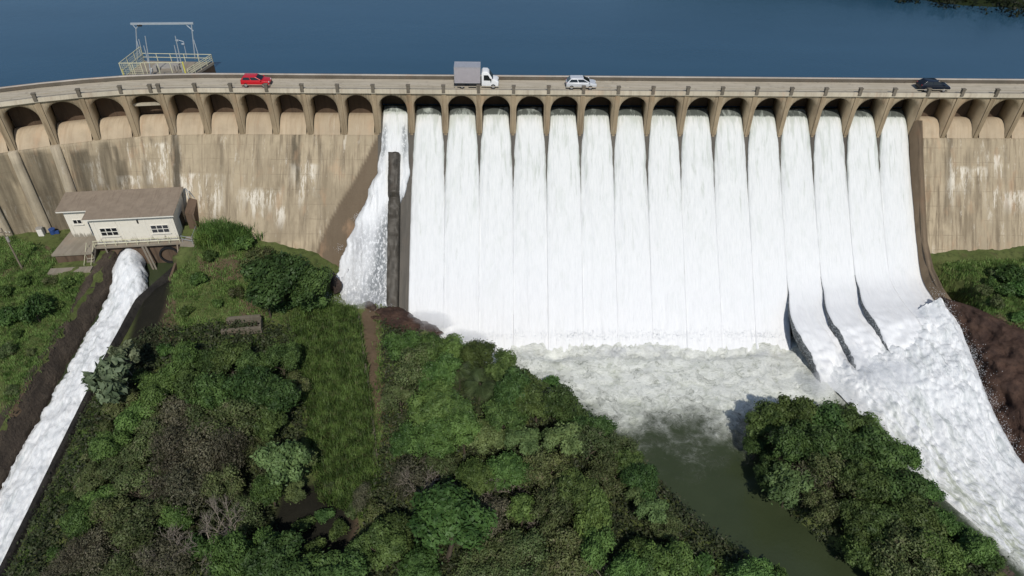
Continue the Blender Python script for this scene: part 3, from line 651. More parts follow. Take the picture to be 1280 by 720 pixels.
def ground_z(x, y, detail=True):
    x = np.asarray(x, float); y = np.asarray(y, float); z = np.full(x.shape, RW[-3])+RW[-2]*x+RW[-1]*y
    for i in range(len(CP)): z += RW[i]*np.hypot(x-CP[i, 0], y-CP[i, 1])
    ins = in_poly(x, y, RIVER); dd = seg_dist(x, y, RIVER); sd = np.where(ins, dd, -dd)
    k = smooth01((sd+1.2)/3.0); z = z*(1-k)+(-28.2)*k
    ii = in_poly(x, y, ISLE); di = seg_dist(x, y, ISLE); si = np.where(ii, di, -di); z = np.maximum(z, -28.5+3.4*smooth01((si+1.5)/3.0))
    ch = (x > CH_L-.9) & (x < ch_r(y)+.35) & (y < 80.5); z = np.where(ch, np.minimum(z, chan_water(y)-1.6), z)
    lb = (x <= CH_L-.9) & (x > CH_L-6) & (y < 80); kk = smooth01((x-(CH_L-6))/4.0); z = np.where(lb, z*(1-kk)+left_top(y)*kk, z)
    cl = in_poly(x, y, CLIFFP); dc = seg_dist(x, y, CLIFFP); sc_ = np.where(cl, dc, -dc); kc = smooth01((sc_-.2)/1.2); z = z*(1-kc)+np.minimum(z, -27.5)*kc
    rb = (x >= ch_r(y)+.35) & (x < ch_r(y)+5) & (y < 77); kr = smooth01(1-(x-ch_r(y)-.35)/4.0); z = np.where(rb, z*(1-kr)+(chan_water(y)+.6)*kr, z)
    return z
xs = np.concatenate([np.linspace(-420, -92, 26), np.arange(-90, 92, .5), np.linspace(94, 420, 26)]); ys = np.concatenate([np.linspace(-420, -2, 26), np.arange(0, 97, .5), np.linspace(97.5, 135, 20)])
gx, gy = np.meshgrid(xs, ys, indexing='ij'); gz = ground_z(gx, gy)
gz = np.clip(gz, -40, 25); gz = np.where((gy > 97) & ~((gx > 101) & (gy < 116)) & ~((gx < -97) & (gy < 104)), -9.0, gz)
fine = np.array([fbm(a*.35, b*.35, .5, 5) if abs(a) < 91 and b > 0 else 0 for a, b in zip(gx.ravel(), gy.ravel())]).reshape(gx.shape)
gz += .28*fine*((gx < CH_L-1.4) | (gx > CH_R+.8))
def patch(polys, z, soft): 
    a = np.zeros(gx.shape)
    for p in polys:
        q = pix_poly(p[0], p[1]); ins = in_poly(gx, gy, q); dd = seg_dist(gx, gy, q); a = np.maximum(a, smooth01((np.where(ins, dd, -dd)+soft)/(2*soft)))
    return a
SOIL = [([(452, 390), (470, 392), (492, 470), (496, 560), (480, 560), (462, 470)], -23), ([(192, 378), (222, 380), (216, 425), (196, 440), (185, 430)], -20), ([(300, 375), (330, 375), (335, 395), (300, 395)], -19.8),
        ([(0, 318), (60, 308), (70, 325), (0, 345)], -18.4), ([(455, 385), (530, 392), (520, 415), (470, 405)], -23), ([(290, 318), (320, 330), (318, 345), (285, 335)], -18.2), ([(475, 545), (500, 545), (505, 600), (480, 590)], -24), ([(400, 620), (430, 600), (450, 660), (420, 700)], -24.3),
        ([(250, 325), (300, 330), (300, 350), (250, 345)], -18.4), ([(1200, 375), (1280, 405), (1280, 420), (1200, 390)], -19.4), ([(0, 505), (45, 470), (60, 480), (20, 530)], -20.5), ([(275, 430), (300, 420), (330, 430), (300, 445)], -20.5)]
DARK = [([(190, 338), (222, 332), (218, 375), (196, 425), (176, 452), (145, 462), (165, 395)], -20.3), ([(356, 396), (368, 398), (372, 440), (362, 445)], -20.8), ([(350, 615), (420, 600), (445, 650), (430, 715), (355, 715), (335, 660)], -24.2)]  # black slope and ditch, then the wood's deep shade painted on the ground
ter = mesh_np('ground', np.stack([gx, gy, gz], -1).reshape(-1, 3), grid_faces(len(xs), len(ys))[:, ::1], M['ground'], None, True, dict(soil=patch(SOIL, 0, .8), soil_and_painted_shade=patch(DARK, 0, .7)))
tag(ter, 'grassy valley floor below the dam', 'ground', kind='structure')

# lake and far shore
lx = np.concatenate([np.linspace(-1500, -140, 8), np.linspace(-120, 160, 41), np.linspace(180, 1500, 8)]); 
ly = np.concatenate([[0.0], np.linspace(6, 120, 20), np.linspace(150, 2500, 10)])
lxx, off = np.meshgrid(lx, ly, indexing='ij')
back = np.interp(lxx, PIER[:, 0], PIER[:, 1])+3.6
lk = mesh_np('lake', np.stack([lxx, back+off, np.full(lxx.shape, -3.42)], -1).reshape(-1, 3), grid_faces(len(lx), len(ly)), M['lake'], None, True); tag(lk, 'still blue reservoir behind the dam', 'lake', kind='structure')
hx = np.linspace(60, 600, 90); hv = np.linspace(0, 300, 50); hxx, hvv = np.meshgrid(hx, hv, indexing='ij')
edge = np.interp(hxx, [60, 70, 77.3, 87.5, 98, 120, 160, 600], [190, 160, 150.5, 145, 141.5, 135, 128, 110])
hz = -3.9+.55*hvv*(1-np.exp(-hvv/25.))*.5+np.array([fbm(a*.06, b*.06, 1.1, 5) for a, b in zip(hxx.ravel(), hvv.ravel())]).reshape(hxx.shape)*np.clip(hvv*.25, 0, 3)
def shore_mat():
    k = N('wooded_shore'); p = k.pos(); a = k.noise(p, .25, 5, .6); b = k.noise(p, 1.2, 5, .7)
    c = k.mix(a, (.016, .026, .009), (.034, .046, .014)); c = k.mix(k.mul(b, .5), c, (.010, .016, .007)); k.bump(b, 1, .6); return k.fin(c, .95, .1)
hl = mesh_np('hill', np.stack([hxx, edge+hvv, hz], -1).reshape(-1, 3), grid_faces(len(hx), len(hv)), shore_mat(), None, True); tag(hl, 'dark wooded far shore of the lake', 'hill', kind='structure')

# river
rx = np.arange(-18, 80, .42); ry = np.concatenate([np.linspace(-60, 28, 30), np.arange(28.4, 76.5, .42)]); rxx, ryy = np.meshgrid(rx, ry, indexing='ij')
FOAM = [([(520, 385), (560, 425), (660, 440), (985, 420), (1050, 470), (1020, 515), (945, 540), (900, 552), (850, 550), (800, 556), (745, 530), (690, 485), (600, 440), (540, 405)], -26, 1.0, 8.5),
        ([(640, 425), (995, 425), (990, 445), (880, 448), (760, 448), (660, 446)], -26, 1.25, 2.2), ([(560, 400), (600, 440), (650, 450), (640, 425), (590, 395)], -26, 1.3, 2.0), ([(715, 480), (800, 490), (835, 540), (805, 545), (770, 530)], -26, .80, 3.2), ([(880, 490), (960, 480), (955, 520), (930, 530)], -26, .72, 3.0),
        ([(800, 510), (850, 525), (905, 520), (915, 560), (860, 590), (810, 575)], -26, .36, 7.0),
        ([(1040, 480), (1110, 545), (1160, 600), (1210, 640), (1262, 690), (1340, 760), (1340, 560), (1200, 420), (1050, 440)], -26, 1.05, 2.5),
        ([(940, 590), (990, 650), (1010, 650), (950, 580)], -26, .40, 2.0)]
fo = np.zeros(rxx.shape)
for p, zz, s_, soft in FOAM:
    q = pix_poly(p, zz); ins = in_poly(rxx, ryy, q); dd = seg_dist(rxx, ryy, q); fo = np.maximum(fo, s_*smooth01((np.where(ins, dd, -dd)+soft)/(2*soft)))
nz1 = np.array([fbm(a*.28, b*.28, 5.5, 5) for a, b in zip(rxx.ravel(), ryy.ravel())]).reshape(rxx.shape)
nz2 = np.array([mnoise.turbulence(Vector((a*1.5, b*1.5, 2.5)), 4, True) for a, b in zip(rxx.ravel(), ryy.ravel())]).reshape(rxx.shape)
boil = fo*np.exp(-np.clip(69.5-ryy, 0, 40)/11.0)
rz_ = -26.2+boil*(.30*nz1+.40*(nz2-1.6)-.55)+fo*.10*(nz1+nz2)+.02*nz1
main = np.minimum(fo, 1); fade_ = np.interp(ryy+1.6*nz1, [46, 53, 57, 62, 67, 70.5, 72], [.10, .26, .46, .70, .92, 1.12, 1.35]); fo = np.where(rxx < 33+(72-ryy)*.16, main*fade_+.0, fo); fo = np.clip(fo+(fo > .02)*.12*nz1, 0, 1.4)
rv = mesh_np('river', np.stack([rxx, ryy, rz_], -1).reshape(-1, 3), grid_faces(len(rx), len(ry)), M['river'], None, True, dict(foam=fo)); tag(rv, 'green river with boiling foam below the falls', 'river', kind='structure')

# rapids running down to the right from the end of the spillway
Lb = np.array([at_z(*q) for q in [(1012, 452, -26.2), (1042, 480, -25.6), (1075, 512, -25.2), (1110, 550, -25.6), (1150, 600, -25.9), (1205, 648, -26.1), (1262, 700, -26.2), (1340, 770, -26.3)]])
Rb = np.array([at_z(*q) for q in [(1183, 372, -19.4), (1200, 395, -20.2), (1212, 425, -21.2), (1232, 475, -22.4), (1252, 522, -23.8), (1282, 575, -25.2), (1330, 640, -26.0), (1420, 720, -26.3)]])
nR = 230; Lr, _ = resample(Lb, nR); Rr, _ = resample(Rb, nR); nT = 110; V = np.zeros((nR, nT, 3)); sp = np.zeros((nR, nT)); gn = np.zeros((nR, nT)); uvs = np.zeros((nR, nT, 2))
for i in range(nR):
    for j in range(nT):
        t = j/(nT-1); f = i/(nR-1); p = Lr[i]*(1-t)+Rr[i]*t
        hump = 1.0*math.sin(math.pi*t)*math.exp(-((f-.22)/.25)**2)
        n1 = fbm(p[0]*.55, p[1]*.25, 3.1, 6); n2 = mnoise.turbulence(Vector((p[0]*1.8, p[1]*.8, 8.8)), 4, True)
        e = min(t, 1-t)*8
        p = p+np.array([.25*n1*min(1, e), 0, hump+min(1, .25+e)*(.50*n1+.36*n2)*np.interp(f, [0, .5, 1], [1.25, .9, .6])])
        if t > .93: p[2] -= (t-.93)*12
        if t < .06: p[2] -= (.06-t)*12
        V[i, j] = p; uvs[i, j] = (t*16, f*34)
        sp[i, j] = .95*math.exp(-((f-.74)/.07)**2-((t-.80)/.14)**2)+.75*math.exp(-((t-1.0)/.05)**2)*np.interp(f, [.15, .4, .8], [0, 1, 1])
        gn[i, j] = np.interp(f, [.25, .5, 1], [0, .6, .95])*smooth01((.65-t)/.55)
rp = mesh_np('rapids', V.reshape(-1, 3), grid_faces(nR, nT), M['rapid'], None, True, dict(speck=sp, green=gn), uvs.reshape(-1, 2)); tag(rp, 'white rapids tumbling away at the right end of the spillway', 'rapids', kind='structure')

# flying spray: countless drops at the foot of the falls
drops = []
def cloud(c, sd, n, s0=.03, s1=.10):
    c = np.asarray(c); 
    for _ in range(n): drops.append((c+rng.normal(0, 1, 3)*np.asarray(sd), rng.uniform(s0, s1)))
for b, dr in ((22, 1.4), (23, 2.0), (24, 2.4)):
    pr = nappe_profile(b)
    for d_, z_ in pr[-6:]:
        u = OFF+b-1.0+np.interp(d_, [14, 21, 34], [0, .06, .9])*DRIFT[b]/SP
        cloud(W(np.array(u), d_, z_-.8), (.35, .5, .5), 260, .02, .06)
for (px, py, z_) in ((1195, 410, -20.5), (1215, 450, -21.5), (1235, 495, -23), (1258, 545, -24.3), (1180, 382, -19.2)): cloud(at_z(px, py, z_), (.45, 1.6, .45), 420, .02, .06)
for (px, py, z_) in ((405, 372, -21.8), (425, 380, -22.4), (450, 384, -22.8), (475, 384, -23), (515, 392, -24), (545, 410, -24.8), (575, 425, -25)): cloud(at_z(px, py, z_), (.9, .45, .35), 420, .02, .06)
for (px, py, z_) in ((470, 240, -11.2), (445, 270, -14), (425, 310, -17.8), (415, 345, -20.4)): cloud(at_z(px, py, z_), (.25, .3, .3), 60, .02, .05)
for b in range(11, 22):
    for _ in range(6): cloud(W(np.array(OFF+b-.5+rng.uniform(-.5, .5)), 21.2+rng.normal(0, .3), -25.7), (1.0, .35, .35), 70, .02, .07)
for b, dd, zz in ((22, 31, -24.6), (23, 32.6, -23.6), (24, 32.2, -22), (25, 28, -22.5)): cloud(W(np.array(OFF+b-.1+.35), dd, zz), (1.7, .7, .6), 700, .02, .07)
# drifting mist
def mist_mat(dens):
    k = N('mist_volume'); k.t.nodes.remove(k.b); v = k.n('ShaderNodeVolumePrincipled'); v.inputs['Color'].default_value = (.97, .98, 1, 1); v.inputs['Density'].default_value = dens; v.inputs['Anisotropy'].default_value = -.2
    k.t.links.new(v.outputs[0], k.out.inputs['Volume']); return k.m
SC.cycles.volume_bounces = 6
mm_ = mist_mat(.16)
for (px, py, z_, s_) in ((1030, 478, -24.0, (1.7, 1.6, 2.0)), (1082, 448, -22.0, (1.6, 1.5, 1.8)), (1168, 392, -19.6, (1.6, 1.3, 1.3)), (535, 402, -23.4, (3.4, 1.5, 1.6)), (580, 424, -24.2, (3.2, 1.5, 1.6)), (450, 374, -21.6, (2.6, 1.3, 1.2)), (1120, 470, -22.3, (3.6, 2.2, 1.6))):
    bm = bmesh.new(); bmesh.ops.create_icosphere(bm, subdivisions=4, radius=1); c_ = at_z(px, py, z_)
    for v in bm.verts:
        n_ = 1+.28*fbm(v.co.x*1.3+px, v.co.y*1.3, v.co.z*1.3, 3); v.co = Vector((v.co.x*s_[0]*n_, v.co.y*s_[1]*n_, v.co.z*s_[2]*n_))
    me = bpy.data.meshes.new('mist'); bm.to_mesh(me); bm.free(); me.materials.append(mm_); o = link(bpy.data.objects.new('mist', me)); o.location = tuple(c_); tag(o, 'thin white mist hanging over the foot of the falls', kind='stuff')
TV, TF = [], []
for p, s_ in drops:
    b = len(TV); q = rng.normal(0, 1, (4, 3)); q /= np.linalg.norm(q, axis=1)[:, None]
    tet = np.array([(1, 1, 1), (1, -1, -1), (-1, 1, -1), (-1, -1, 1)])*s_*.6
    TV += list(p+tet*(.6+.6*np.abs(q[:, :1]))); TF += [(b, b+1, b+2), (b, b+3, b+1), (b, b+2, b+3), (b+1, b+3, b+2)]
M['drop'] = plain('spray_drops', (.85, .87, .9), .5, .3, 0, .03)
o = mesh_np('spray', np.array(TV), TF, M['drop']); tag(o, 'flying white drops around the foot of the falls', 'spray', kind='stuff')

# ------------------------------------------------------------------ outlet channel
def strip(name, rows, mat, parent=None, nz_=0.0, seed=1.0, smooth=True, ny=110, nr=8, attrs=None):
    """rows: functions y -> (x, z) listed across; builds a surface along y"""
    yy = np.linspace(*rows[0], ny); cols = []
    for k in range(len(rows)-1): cols.append(np.array([rows[k+1](y) for y in yy]))
    C = np.stack(cols, 1); out = []
    for k in range(C.shape[1]-1):
        for t in np.linspace(0, 1, nr, endpoint=(k == C.shape[1]-2)): out.append(C[:, k]*(1-t)+C[:, k+1]*t)
    C = np.stack(out, 1); V = np.zeros((ny, C.shape[1], 3)); V[..., 0] = C[..., 0]; V[..., 2] = C[..., 1]; V[..., 1] = yy[:, None]
    if nz_:
        for i in range(ny):
            for j in range(C.shape[1]): n = fbm(V[i, j, 0]*.6, V[i, j, 1]*.6, V[i, j, 2]*.6+seed, 4)*nz_; V[i, j] += (n, 0, n*.6)
    return mesh_np(name, V.reshape(-1, 3), grid_faces(ny, C.shape[1]), mat, parent, smooth)
o = strip('channel_bank', [(8, 79.5), lambda y: (CH_L-3.4, left_top(y)-.35), lambda y: (CH_L-1.6, left_top(y)+.15), lambda y: (CH_L-1.1, left_top(y)-.1), lambda y: (CH_L+.1, chan_water(y)-1.2)], M['bank'], None, .28, 4)
tag(o, 'steep bare brown bank along the left side of the outlet channel', 'bank')
o = strip('channel_wall', [(8, 78.6), lambda y: (ch_r(y)-.15, chan_water(y)-1.5), lambda y: (ch_r(y), chan_water(y)+1.2), lambda y: (ch_r(y)+.45, chan_water(y)+1.2), lambda y: (ch_r(y)+1.0+max(0, y-60)*.12, chan_water(y)-.35)], M['blackwall'], None, .05, 9)
tag(o, 'dark algae-covered wall along the right side of the outlet channel', 'wall')
# torrent from the outlet pipe
ny, nt_ = 330, 41; V = np.zeros((ny, nt_, 3)); uvs = np.zeros((ny, nt_, 2)); spk = np.zeros((ny, nt_))
for i in range(ny):
    y = 79.9-(79.9-10)*i/(ny-1); w0 = chan_water(y)
    near = smooth01((y-68)/10); cx = -52.05+(-1.6)*smooth01((y-73)/6); lw = np.interp(y, [10, 50, 60, 70, 75, 80], [2.5, 2.4, 2.1, 2.1, 2.5, 1.5]); rw_ = np.interp(y, [10, 60, 70, 76, 80], [2.5, 2.5, 2.5, 2.6, 1.5])
    for j in range(nt_):
        t = -1+2*j/(nt_-1); x = cx+(t*lw if t < 0 else t*rw_)
        crown = near*2.1*math.sqrt(max(0, 1-t*t))+.35*(1-t*t)
        n1 = fbm(x*.8, y*.45, 2.1, 6); n2 = mnoise.turbulence(Vector((x*1.7, y*1.2, 6.6)), 4, True)
        V[i, j] = (x+(.35*fbm(y*.5, t > 0, 1.2, 4) if abs(t) > .8 else 0), y, w0+crown+(.26*n1+.20*n2)*(1-.5*smooth01((y-72)/7))); uvs[i, j] = (x+40, -y*1.0); spk[i, j] = .8*smooth01((abs(t)-.78)/.2)
o = mesh_np('torrent', V.reshape(-1, 3), grid_faces(ny, nt_), M['rapid'], None, True, dict(speck=spk, green=spk*0), uvs.reshape(-1, 2)); tag(o, 'white torrent rushing down the outlet channel', 'torrent', kind='structure')
o = strip('channel_water', [(8, 80.2), lambda y: (CH_L-.9, chan_water(y)-.3), lambda y: (ch_r(y)+.1, chan_water(y)-.3)], M['river'], None, .1, 2); tag(o, 'brown water at the edges of the outlet channel', 'water', kind='structure')
# ------------------------------------------------------------------ powerhouse at the foot of the left wing
BA = np.array([-57.2, 78.8, -17.0]); BR = R(7.54)
ph = empty('powerhouse', tuple(BA), BR); tag(ph, 'white powerhouse with a brown roof standing over the outlet at the dam foot', 'building')
L_ = 10.85                                  # local axes: x along the front, y towards the dam, z up from the deck
wl = MB()
def ring(mb, pts, z0, z1s):
    n = len(pts); P = [(x, y, z0) for x, y in pts]+[(x, y, z) for (x, y), z in zip(pts, z1s)]
    mb.poly(P, [(i, (i+1) % n, n+(i+1) % n, n+i) for i in range(n)]+[tuple(range(n, 2*n))])
rz_at = lambda y: 4.22+.10*y
fp = [(0, 0), (L_, 0), (L_, 5.4), (-3.9, 5.4), (-3.9, 2.05), (0, 2.05)]
ring(wl, fp, 0, [rz_at(y)-.02 for x, y in fp]); wl.build('wall', M['plaster'], ph)
pl = MB()
for x in (.5, 3.75, 7.05, L_-.35): pl.box((x, -.02, 2.0), (.10, .05, 4.0))
pl.box((L_/2, -.03, .12), (L_, .07, .24)); pl.build('pilaster_strip', M['white'], ph)
rf = MB(); op = [(-.45, -.62), (L_+.45, -.62), (L_+.45, 5.8), (-4.5, 5.8), (-4.5, 1.45), (-.45, 1.45)]
n = 6; P = [(x, y, rz_at(y)+.20) for x, y in op]+[(x, y, rz_at(y)+.26) for x, y in op]
rf.poly(P, [tuple(range(n-1, -1, -1)), tuple(range(n, 2*n))]+[(i, (i+1) % n, n+(i+1) % n, n+i) for i in range(n)])
roof = rf.build('roof', M['roof'], ph)
fa = MB(); n = 6; op2 = [(x+(.04 if x < 0 else -.04), y+(.04 if y < 3 else -.04)) for x, y in op]
P = [(x, y, rz_at(y)-.02) for x, y in op2]+[(x, y, rz_at(y)+.199) for x, y in op2]
fa.poly(P, [tuple(range(n-1, -1, -1)), tuple(range(n, 2*n))]+[(i, (i+1) % n, n+(i+1) % n, n+i) for i in range(n)]); fa.build('fascia', M['white'], ph)
def window(x0, x1, z0, z1, y, nx, nz_, mat='white'):
    f = MB(); xc, zc = (x0+x1)/2, (z0+z1)/2; t = .09
    for x in np.linspace(x0, x1, nx+1): f.box((x, y-.03, zc), (t, .10, z1-z0+t))
    for z in np.linspace(z0, z1, nz_+1): f.box((xc, y-.031, z), (x1-x0+t, .096, t*.8))
    fo_ = f.build('window', M[mat], ph)
    MB().box((xc, y-.012, zc), (x1-x0, .03, z1-z0)).build('pane', M['glass'], fo_)
    MB().box((xc, y-.10, z0-.12), (x1-x0+.3, .22, .08)).build('sill', M['white'], fo_)
window(.98, 3.22, 1.32, 2.55, 0, 3, 2); window(7.62, 9.92, 1.38, 2.60, 0, 3, 2); window(-3.05, -1.95, 2.2, 2.85, 2.05, 2, 1)
d = MB(); d.box((-.72, 2.0, 1.35), (1.0, .08, 2.2)); do = d.build('door', M['plastic'], ph)
g = MB()
for x in (-1.2, -.95, -.72, -.48, -.24): g.box((x, 1.93, 1.35), (.05, .05, 2.25))
for z in (.3, 1.35, 2.4): g.box((-.72, 1.935, z), (1.0, .04, .06))
g.build('grille', M['steel'], do)
sd = MB().box((L_+.01, 2.9, 1.2), (.08, 1.5, 2.4)); sd.build('door', M['plastic'], ph)
MB().box((6.2, -.04, 3.35), (.18, .12, .55)).build('bracket', M['plastic'], ph)
dk = MB(); dp = [(-5.4, -2.0), (-.2, -2.0), (-.2, -.75), (L_+.3, -.75), (L_+.3, -1.4), (L_+2.3, -1.9), (L_+1.9, 5.6), (-4.7, 5.6)]
ring(dk, dp, -.28, [0]*len(dp)); dk.poly([(x, y, -.28) for x, y in dp], [tuple(range(len(dp)-1, -1, -1))]); dk.build('deck', M['slab'], ph)
bs = MB(); bs.box((L_/2, .6, -2.65), (L_+.6, 1.2, 4.7)); bs.build('basement_wall', M['under'], ph)
MB().box((-2.7, .4, -1.4), (4.9, 4.4, 2.2)).build('footing', M['under'], ph)
MB().box((-2.75, -3.9, -1.5), (5.4, 1.1, .45)).build('step', M['slab'], ph)
for nm, px in (('outlet_pipe', 3.35), ('outlet_pipe', 8.85)):
    mb = MB(); nn_ = 24; P = []
    for y, r in ((-.32, 1.36), (-.32, 1.16), (.02, 1.15), (.02, .02)):
        P += [(px+r*math.cos(2*math.pi*i/nn_), y, -2.35+r*math.sin(2*math.pi*i/nn_)) for i in range(nn_)]
    F = []
    for k in range(3): F += [(k*nn_+i, k*nn_+(i+1) % nn_, (k+1)*nn_+(i+1) % nn_, (k+1)*nn_+i) for i in range(nn_)]
    P += [(px+1.36*math.cos(2*math.pi*i/nn_), .02, -2.35+1.36*math.sin(2*math.pi*i/nn_)) for i in range(nn_)]
    F += [(i, 4*nn_+i, 4*nn_+(i+1) % nn_, (i+1) % nn_) for i in range(nn_)]
    mb.poly(P, F).build(nm, M['plastic'], ph)
for a, b in (((1.1, -.72, -.3), (.9, .0, -3.6)), ((5.9, -.72, -.3), (6.5, -1.3, -4.0)), ((6.3, -.72, -.3), (6.9, -1.3, -4.0)), ((10.6, -.72, -.3), (10.4, -1.6, -3.2))): MB().bar(a, b, .18, .22).build('strut', M['slab'], ph)
rl = MB(); xs_ = np.linspace(-.2, L_+.2, 9)
for x in xs_: rl.tube((x, -.70, 0), (x, -.70, .95), .05, n=6)
for z in (.5, .95): rl.tube((-.2, -.70, z), (L_+.2, -.70, z), .045, n=6)
rl.build('railing', M['yellow'], ph)
stp = MB()
for k in range(7): stp.box((-.55-.05*k, -.95-.30*k, -.12-.30*k), (.9, .30, .10))
stp.bar((-1.0, -.8, -.1), (-1.3, -3.0, -2.2), .06, .2).bar((-.1, -.8, -.1), (-.4, -3.0, -2.2), .06, .2); stairs = stp.build('stair', M['slab'], ph)
sr = MB()
for dx in (-1.0, -.1):
    sr.tube((dx, -.8, .85), (dx-.3, -3.0, -1.25), .035, n=6)
    for t in (0, .5, 1): sr.tube((dx-.3*t, -.8-2.2*t, -.1-2.1*t), (dx-.3*t, -.8-2.2*t, .85-2.1*t), .03, n=6)
sr.build('handrail', M['yellow'], stairs)
bw = MB(); bw.poly([(L_+.3, -.7, -.1), (L_+.55, -.7, -.1), (L_-.6, -5.6, -2.6), (L_-.9, -5.6, -2.6), (L_+.3, -.7, -4.5), (L_+.55, -.7, -4.5), (L_-.6, -5.6, -4.8), (L_-.9, -5.6, -4.8)], [(0, 1, 2, 3), (0, 3, 7, 4), (1, 5, 6, 2), (3, 2, 6, 7), (0, 4, 5, 1)]); bw.build('wing_wall', M['under'], ph)
an = MB(); an.poly([(L_+.9, 2.2, 0), (L_+2.0, 2.2, 0), (L_+2.0, 5.2, 0), (L_+.9, 5.2, 0), (L_+.9, 2.2, 3.0), (L_+2.0, 2.2, 2.6), (L_+2.0, 5.2, 3.2), (L_+.9, 5.2, 3.6)], [(3, 2, 1, 0), (4, 5, 6, 7), (0, 1, 5, 4), (1, 2, 6, 5), (2, 3, 7, 6), (3, 0, 4, 7)]); an.build('annex', M['under'], ph)
fr = MB()
for x, y in ((L_+2.05, -1.3), (L_+2.0, 1.6), (L_+.5, -.6)): fr.tube((x, y, 0), (x, y, 1.05), .035, n=6)
for z in (.55, 1.05): fr.tube((L_+2.05, -1.3, z), (L_+2.0, 1.6, z), .03, n=6); fr.tube((L_+.5, -.6, z), (L_+2.05, -1.3, z), .03, n=6)
fr.build('railing', M['steel'], ph); fr = MB(); fr.tube((L_+1.0, 5.0, 3.0), (L_+1.0, 5.0, 5.3), .05, n=6).tube((L_+2.0, 5.4, 2.6), (L_+1.0, 5.0, 5.2), .04, n=6); fr.build('vent_pipe', M['steel'], ph)

# small things on the left lawn
p = at_z(53, 294, -18.2); bx = empty('cabinet', tuple(p), .15); tag(bx, 'small white cabinet standing on the lawn at the dam foot', 'cabinet')
MB().box((0, 0, .6), (.75, .6, 1.2)).build('case', M['white'], bx, .03); MB().box((0, 0, 1.24), (.85, .7, .08)).build('lid', M['greyplaster'], bx, .02); MB().box((.05, -.312, .6), (.5, .03, .9)).build('door', M['white'], bx, .01)
p = at_z(67, 292, -18.2); bn = MB(); bn.tube((0, 0, 0), (0, 0, .75), .38, .42, 14).tube((0, 0, .75), (0, 0, .82), .45, .43, 14).box((.55, .1, .2), (.5, .4, .4), .3)
o = bn.build('bin', M['blue'], None, .015); o.location = tuple(p); tag(o, 'low blue bin beside the white cabinet on the lawn', 'bin')
p = at_z(28, 336, -18.6); pole = empty('utility_pole', tuple(p)); tag(pole, 'timber utility pole with a crossarm on the left lawn', 'utility pole')
MB().tube((0, 0, 0), (0, 0, 6.6), .13, .09, 10).build('shaft', M['woodpole'], pole)
ca_ = MB().bar((-1.0, .1, 5.9), (1.0, -.1, 5.9), .11, .13).build('crossarm', M['woodpole'], pole)
ins = MB()
for x in (-.9, -.45, .45, .9): ins.tube((x, -x*.1, 5.95), (x, -x*.1, 6.2), .05, .03, 8)
ins.build('insulator', M['white'], ca_)
MB().tube((.28, -.15, 4.6), (.28, -.15, 5.3), .18, n=12).build('transformer', M['greyplaster'], pole, .03)
p = at_z(6, 292, -18.3); o = MB().box((0, 0, .45), (.9, .6, .9), .3).box((.2, .1, 1.0), (.5, .4, .25), .3).build('crate', M['white'], None, .03); o.location = tuple(p); tag(o, 'pale crate behind the utility pole at the left edge', 'crate')

# concrete ruin on the slope
p = at_z(304, 410, -20.0); ru = empty('concrete_ruin', (p[0], p[1], ground_z(p[0], p[1])), R(9)); tag(ru, 'broken concrete basin with two low walls on the grassy slope', 'ruin')
MB().box((.2, .9, .55), (4.0, .45, 1.3)).box((-1.75, .85, .75), (.5, .6, .5)).build('back_wall', M['ruinc'], ru, .06); MB().box((.1, -.75, .25), (4.6, .4, .9)).box((-2.2, -.8, .3), (.5, .5, .8)).build('front_wall', M['ruinc'], ru, .06)
MB().box((2.15, .05, .45), (.35, 1.5, 1.2)).box((2.2, -.5, .9), (.45, .4, .3)).build('end_wall', M['ruinc'], ru, .06); MB().box((.1, .05, .02), (3.9, 1.3, .2)).build('floor', M['gate'], ru)
# low kerb along the reeds
kb = []
for a, b in ((447, 395), (453, 440), (460, 490), (466, 540), (469, 575)): q = at_z(a, b, -23); kb.append((q[0], q[1], float(ground_z(q[0], q[1]))))
mb = MB()
for a, b in zip(kb[:-1], kb[1:]): mb.bar((a[0], a[1], a[2]+.12), (b[0], b[1], b[2]+.12), .5, .28)
o = mb.build('kerb', M['ruinc'], None, .03); tag(o, 'low mossy concrete kerb along the right edge of the reed bed', 'kerb')

def rock(name, p, s, mat, label, cat='rock', seed=1.0, rz=0, sub=5, amp=.3):
    bm = bmesh.new(); bmesh.ops.create_icosphere(bm, subdivisions=sub, radius=1.0)
    for v in bm.verts:
        n = fbm(v.co.x*1.1+seed, v.co.y*1.1, v.co.z*1.1, 5)*amp+mnoise.cell(v.co*1.7+Vector((seed, 0, 0)))*amp*.25; v.co *= 1+n
        v.co = Vector((v.co.x*s[0], v.co.y*s[1], v.co.z*s[2]))
    me = bpy.data.meshes.new(name); bm.to_mesh(me); bm.free(); me.materials.append(mat)
    for f in me.polygons: f.use_smooth = True
    o = link(bpy.data.objects.new(name, me)); o.location = tuple(p); o.rotation_euler = (0, 0, rz); return tag(o, label, cat)
rock('rock', at_z(490, 400, -23.4), (3.9, 1.9, 1.0), M['redrock'], 'red-brown rock outcrop at the foot of the divider wall', 'rock', 2.0, -.25)
rock('rock', at_z(530, 412, -24.6), (2.2, 1.2, .8), M['redrock'], 'smaller dark rock right of the red-brown outcrop, washed by foam', 'rock', 5.0, -.4)
rock('boulder', at_z(420, 356, -20.4), (.75, .7, 1.3), M['boulder'], 'dark upright boulder at the left edge of the broken fall', 'boulder', 9.0, .3, 4)
rock('boulder', at_z(404, 345, -20.2), (1.3, .9, .6), M['redrock'], 'low reddish boulder against the dark dam face', 'boulder', 12.0, .3, 4)
rock('boulder', at_z(1246, 716, -25.8), (1.5, .9, .6), M['boulder'], 'dark wet boulder in the river at the bottom right', 'boulder', 15.0, .1, 4)
